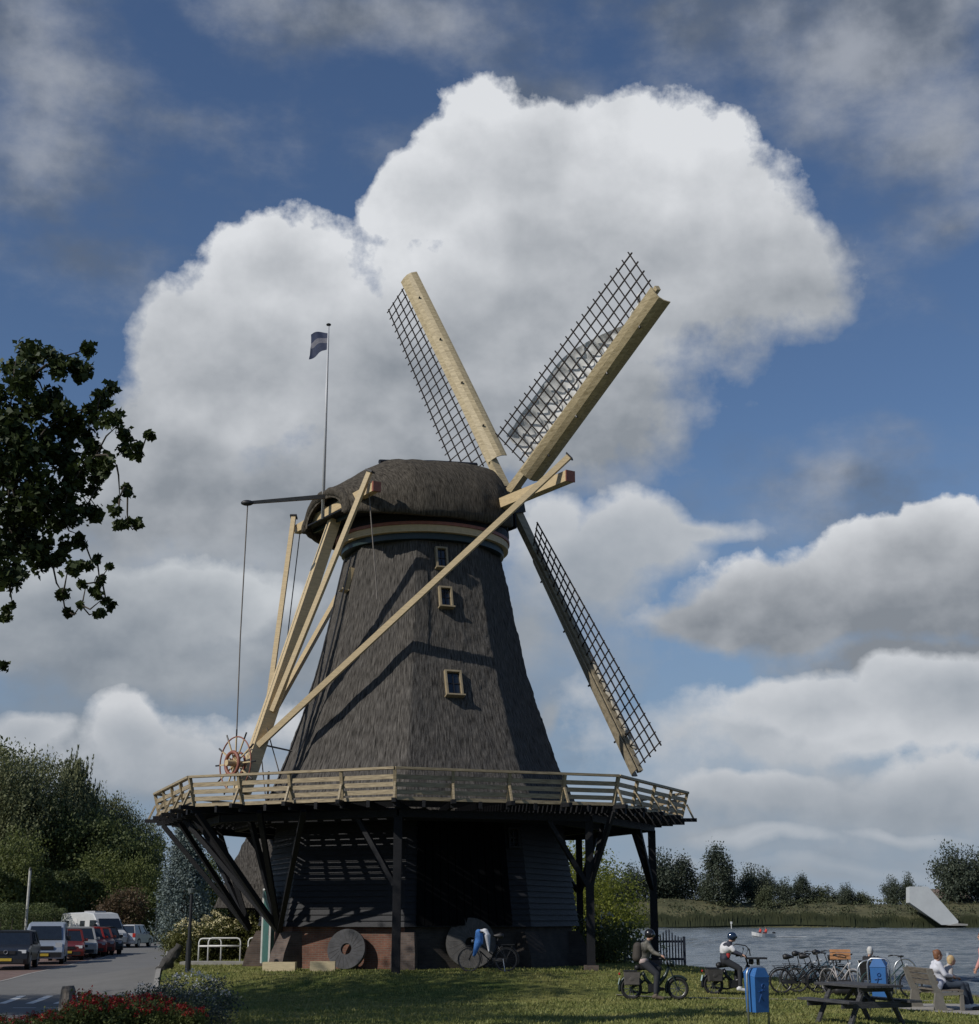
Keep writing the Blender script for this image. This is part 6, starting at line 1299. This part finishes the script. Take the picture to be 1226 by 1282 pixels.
bp = blob('backpack', [((0, .05, .12), (0, -.05, .12), .12, .12), ((-.02, .05, -.14), (-.02, -.05, -.14), .13, .13), ((0, .05, .12), (-.02, .05, -.14), .12, .13), ((0, -.05, .12), (-.02, -.05, -.14), .12, .13)], mat('brown_backpack', (.045, .038, .032), .8, .3, 6), None, .02, loc=m1p + V((-.41, 0, 1.20))); tag(bp, 'dark brown backpack worn by the rider in the olive jacket', 'backpack')
sh_ = blob('shirt_hem', [((-.27, .07, .95), (-.27, -.07, .95), .132, .132)], mat('pink_shirt', (.48, .38, .36), .8), r1, .016)
ride2 = dict(ride); ride2.update(head=(-.02, 0, 1.53), neck=(-.10, 0, 1.41), knR=(.12, -.17, .70), anR=(.10, -.22, .22), toR=(.27, -.22, .13))
navy_c = mat('navy_jacket', (.025, .028, .045), .75, .15, 5, coord='Object')
r2 = person('rider in a navy and white jacket with shiny blue helmet on the dark moped', m2p, R(2), ride2, navy_c, dark_c, mat('white_shoe', (.6, .6, .6), .6), helmet=mat('blue_helmet', (.015, .03, .065), .12, .1, spec=.9), vox=.0115, torso_w=1.12)
pel, che = V(ride['pelvis']), V(ride['chest'])
blob('jacket_band', [(che + V((-.005, .09, .0)), che + V((-.005, -.09, .0)), .150, .150), (che + V((-.02, .0, -.06)), che + V((-.01, 0, .01)), .172, .178)] + [(V(ride['sh' + k]).lerp(V(ride['el' + k]), .42), V(ride['sh' + k]).lerp(V(ride['el' + k]), .72), .078, .074) for k in 'LR'], mat('white_band', (.60, .60, .62), .75, .1, 5), r2, .016)
mb = MB(); mb.ell(che + V((.02, -.150, -.16)), (.055, .03, .10)); mb.build('red_patch', mat('red_cloth', (.38, .03, .03), .8, .2, 6), r2, smooth=True)
mb = MB(); mb.tube([m2p + V(v) for v in ((.42, -.22, 1.05), (.40, -.24, 1.22), (.30, -.22, 1.32), (.05, -.2, 1.36), (-.12, -.2, 1.30))], .016, 6)
tag(mb.build('handlebar_hoop', black_m, smooth=True), 'curved black hoop over the dark moped bars', 'handlebar hoop')  # bent tube for the moped's round handlebar frame
tb = thing('luggage_tray', 'flat dark tray on the front of the dark moped', 'tray', tuple(m2p + V((.62, 0, .98))), 0); mb = MB(); mb.box((0, 0, 0), (.55, .42, .05)); mb.build('tray_board', trimm, tb); mb = MB(); mb.box((.05, 0, -.10), (.04, .3, .16)); mb.build('bracket', trimm, tb)
# ---- seated people
frz = atan2(BD.x, -BD.y)
fwd = V((cos(frz), sin(frz), 0)); lft = V((-sin(frz), cos(frz), 0))
sit = dict(pelvis=(.20, 0, .56), chest=(.12, 0, .88), neck=(.14, 0, 1.06), head=(.19, 0, 1.20), shL=(.13, .17, 1.01), shR=(.13, -.17, 1.01), elL=(.24, .22, .78), elR=(.24, -.22, .78), haL=(.44, .10, .74), haR=(.44, -.10, .74),
           knL=(.64, .11, .55), knR=(.64, -.11, .56), anL=(.80, .13, .12), anR=(.76, -.10, .12), toL=(.95, .15, .06), toR=(.92, -.11, .06))
denim = mat('dark_denim', (.030, .042, .062), .8, .3, 6, coord='Object')
hair_b = mat('auburn_hair', (.15, .062, .028), .6, .4, 14, coord='Object'); hair_y = mat('blond_hair', (.42, .30, .15), .6, .3, 14, coord='Object'); hair_w = mat('white_hair', (.50, .49, .47), .7, .2, 14, coord='Object')
w1 = BP + fwd * .06 - lft * .32; w1.z = BP.z
person('woman in a white blouse with auburn hair in a bun, seated on the bench', w1, frz, sit, mat('white_blouse', (.56, .57, .62), .8, .1, 5), denim, mat('white_trainer', (.6, .6, .58), .6), hair=hair_b, hair_extra=(((-.075, 0, .075), (.05, .045, .045)),), vox=.0115)
sit2 = dict(sit); sit2.update(chest=(.22, 0, .84), neck=(.30, 0, 1.0), head=(.37, 0, 1.13), shL=(.27, .16, .95), shR=(.27, -.16, .95))
w2_ = BP + fwd * .32 + lft * .02; w2_.z = BP.z
person('blond person in pale clothes leaning forward beside the woman in white', w2_, frz, sit2, mat('pale_top', (.40, .38, .36), .8, .1, 5), denim, mat('white_trainer', (.6, .6, .58), .6), hair=hair_y, vox=.0115, scale=.95)
jk = blob('folded_jacket', [((0, -.1, .0), (.1, .2, .05), .09, .10), ((-.02, -.1, -.05), (.02, .1, -.16), .08, .06)], mat('blue_white_fabric', (.30, .36, .52), .85, .5, 8, coord='Object', col2=(.62, .63, .68)), None, .02, noise_a=.03, loc=BP + fwd * .06 - lft * .72 + V((0, 0, .56))); tag(jk, 'crumpled blue and white jacket draped on the bench end', 'jacket')
# person in black on a folding chair
cp3 = G(1090, 1247); cz = R(38); ch = thing('folding_chair', 'folding chair with dark fabric and steel legs facing the river', 'chair', tuple(cp3), cz)
for s_ in (-1, 1): mb = MB(); mb.tube([(-.05, .24 * s_, .0), (.42, .24 * s_, .44)], .013, 6); mb.tube([(.42, .24 * s_, .0), (-.02, .24 * s_, .44), (-.14, .24 * s_, .95)], .013, 6); mb.tube([(-.04, .25 * s_, .62), (.36, .25 * s_, .62)], .018, 6); mb.build('side_frame', steel, ch, smooth=True)
mb = MB(); mb.box((.2, 0, .43), (.44, .46, .025)); mb.build('seat', trimm, ch); mb = MB(); mb.beam((-.03, 0, .46), (-.145, 0, .95), .46, .025, up=(1, 0, .2)); mb.build('backrest', trimm, ch)
sc_ = {k: (v[0] - .06, v[1], v[2]) for k, v in sit.items()}; sc_.update(haL=(.40, .2, .66), haR=(.40, -.2, .66))
person('white haired person in a black jacket seated with their back to the viewer', cp3, cz, sc_, mat('black_jacket', (.012, .012, .014), .8, .2, 5), dark_c, trimm, hair=hair_w, vox=.0115, torso_w=1.12)
# person standing at the right edge
stand = dict(pelvis=(0, 0, .95), chest=(.01, 0, 1.28), neck=(.01, 0, 1.46), head=(.04, 0, 1.62), shL=(0, .2, 1.41), shR=(0, -.2, 1.41), elL=(.03, .27, 1.14), elR=(.03, -.27, 1.14), haL=(.16, .24, .92), haR=(.16, -.24, .92), knL=(.05, .11, .50), knR=(.08, -.11, .50), anL=(-.02, .12, .10), anR=(.14, -.12, .10), toL=(.16, .12, .045), toR=(.32, -.12, .045))
person('person in a pink top and patterned trousers standing at the right edge', G(1240, 1266), R(178), stand, mat('salmon_top', (.46, .22, .20), .8, .1, 5), mat('patterned_trousers', (.20, .18, .13), .85, .6, 22, coord='Object', col2=(.50, .48, .40)), trimm, hair=hair_b, vox=.0115)
# boat passengers
for dx, lab in ((-.5, 'person in red at the stern of the motorboat'), (.35, 'person in red sitting forward in the motorboat')):
    q = V(bo.location) + Matrix.Rotation(R(200), 3, 'Z') @ V((dx - .2, 0, 0)); q.z = -.55 
    person(lab, q, R(200), {k: (v[0] * .8, v[1], v[2] * .9) for k, v in sit.items()}, mat('red_lifejacket', (.45, .05, .035), .8, .1, 5), dark_c, trimm, hair=hair_b, vox=.03, fingers=False)
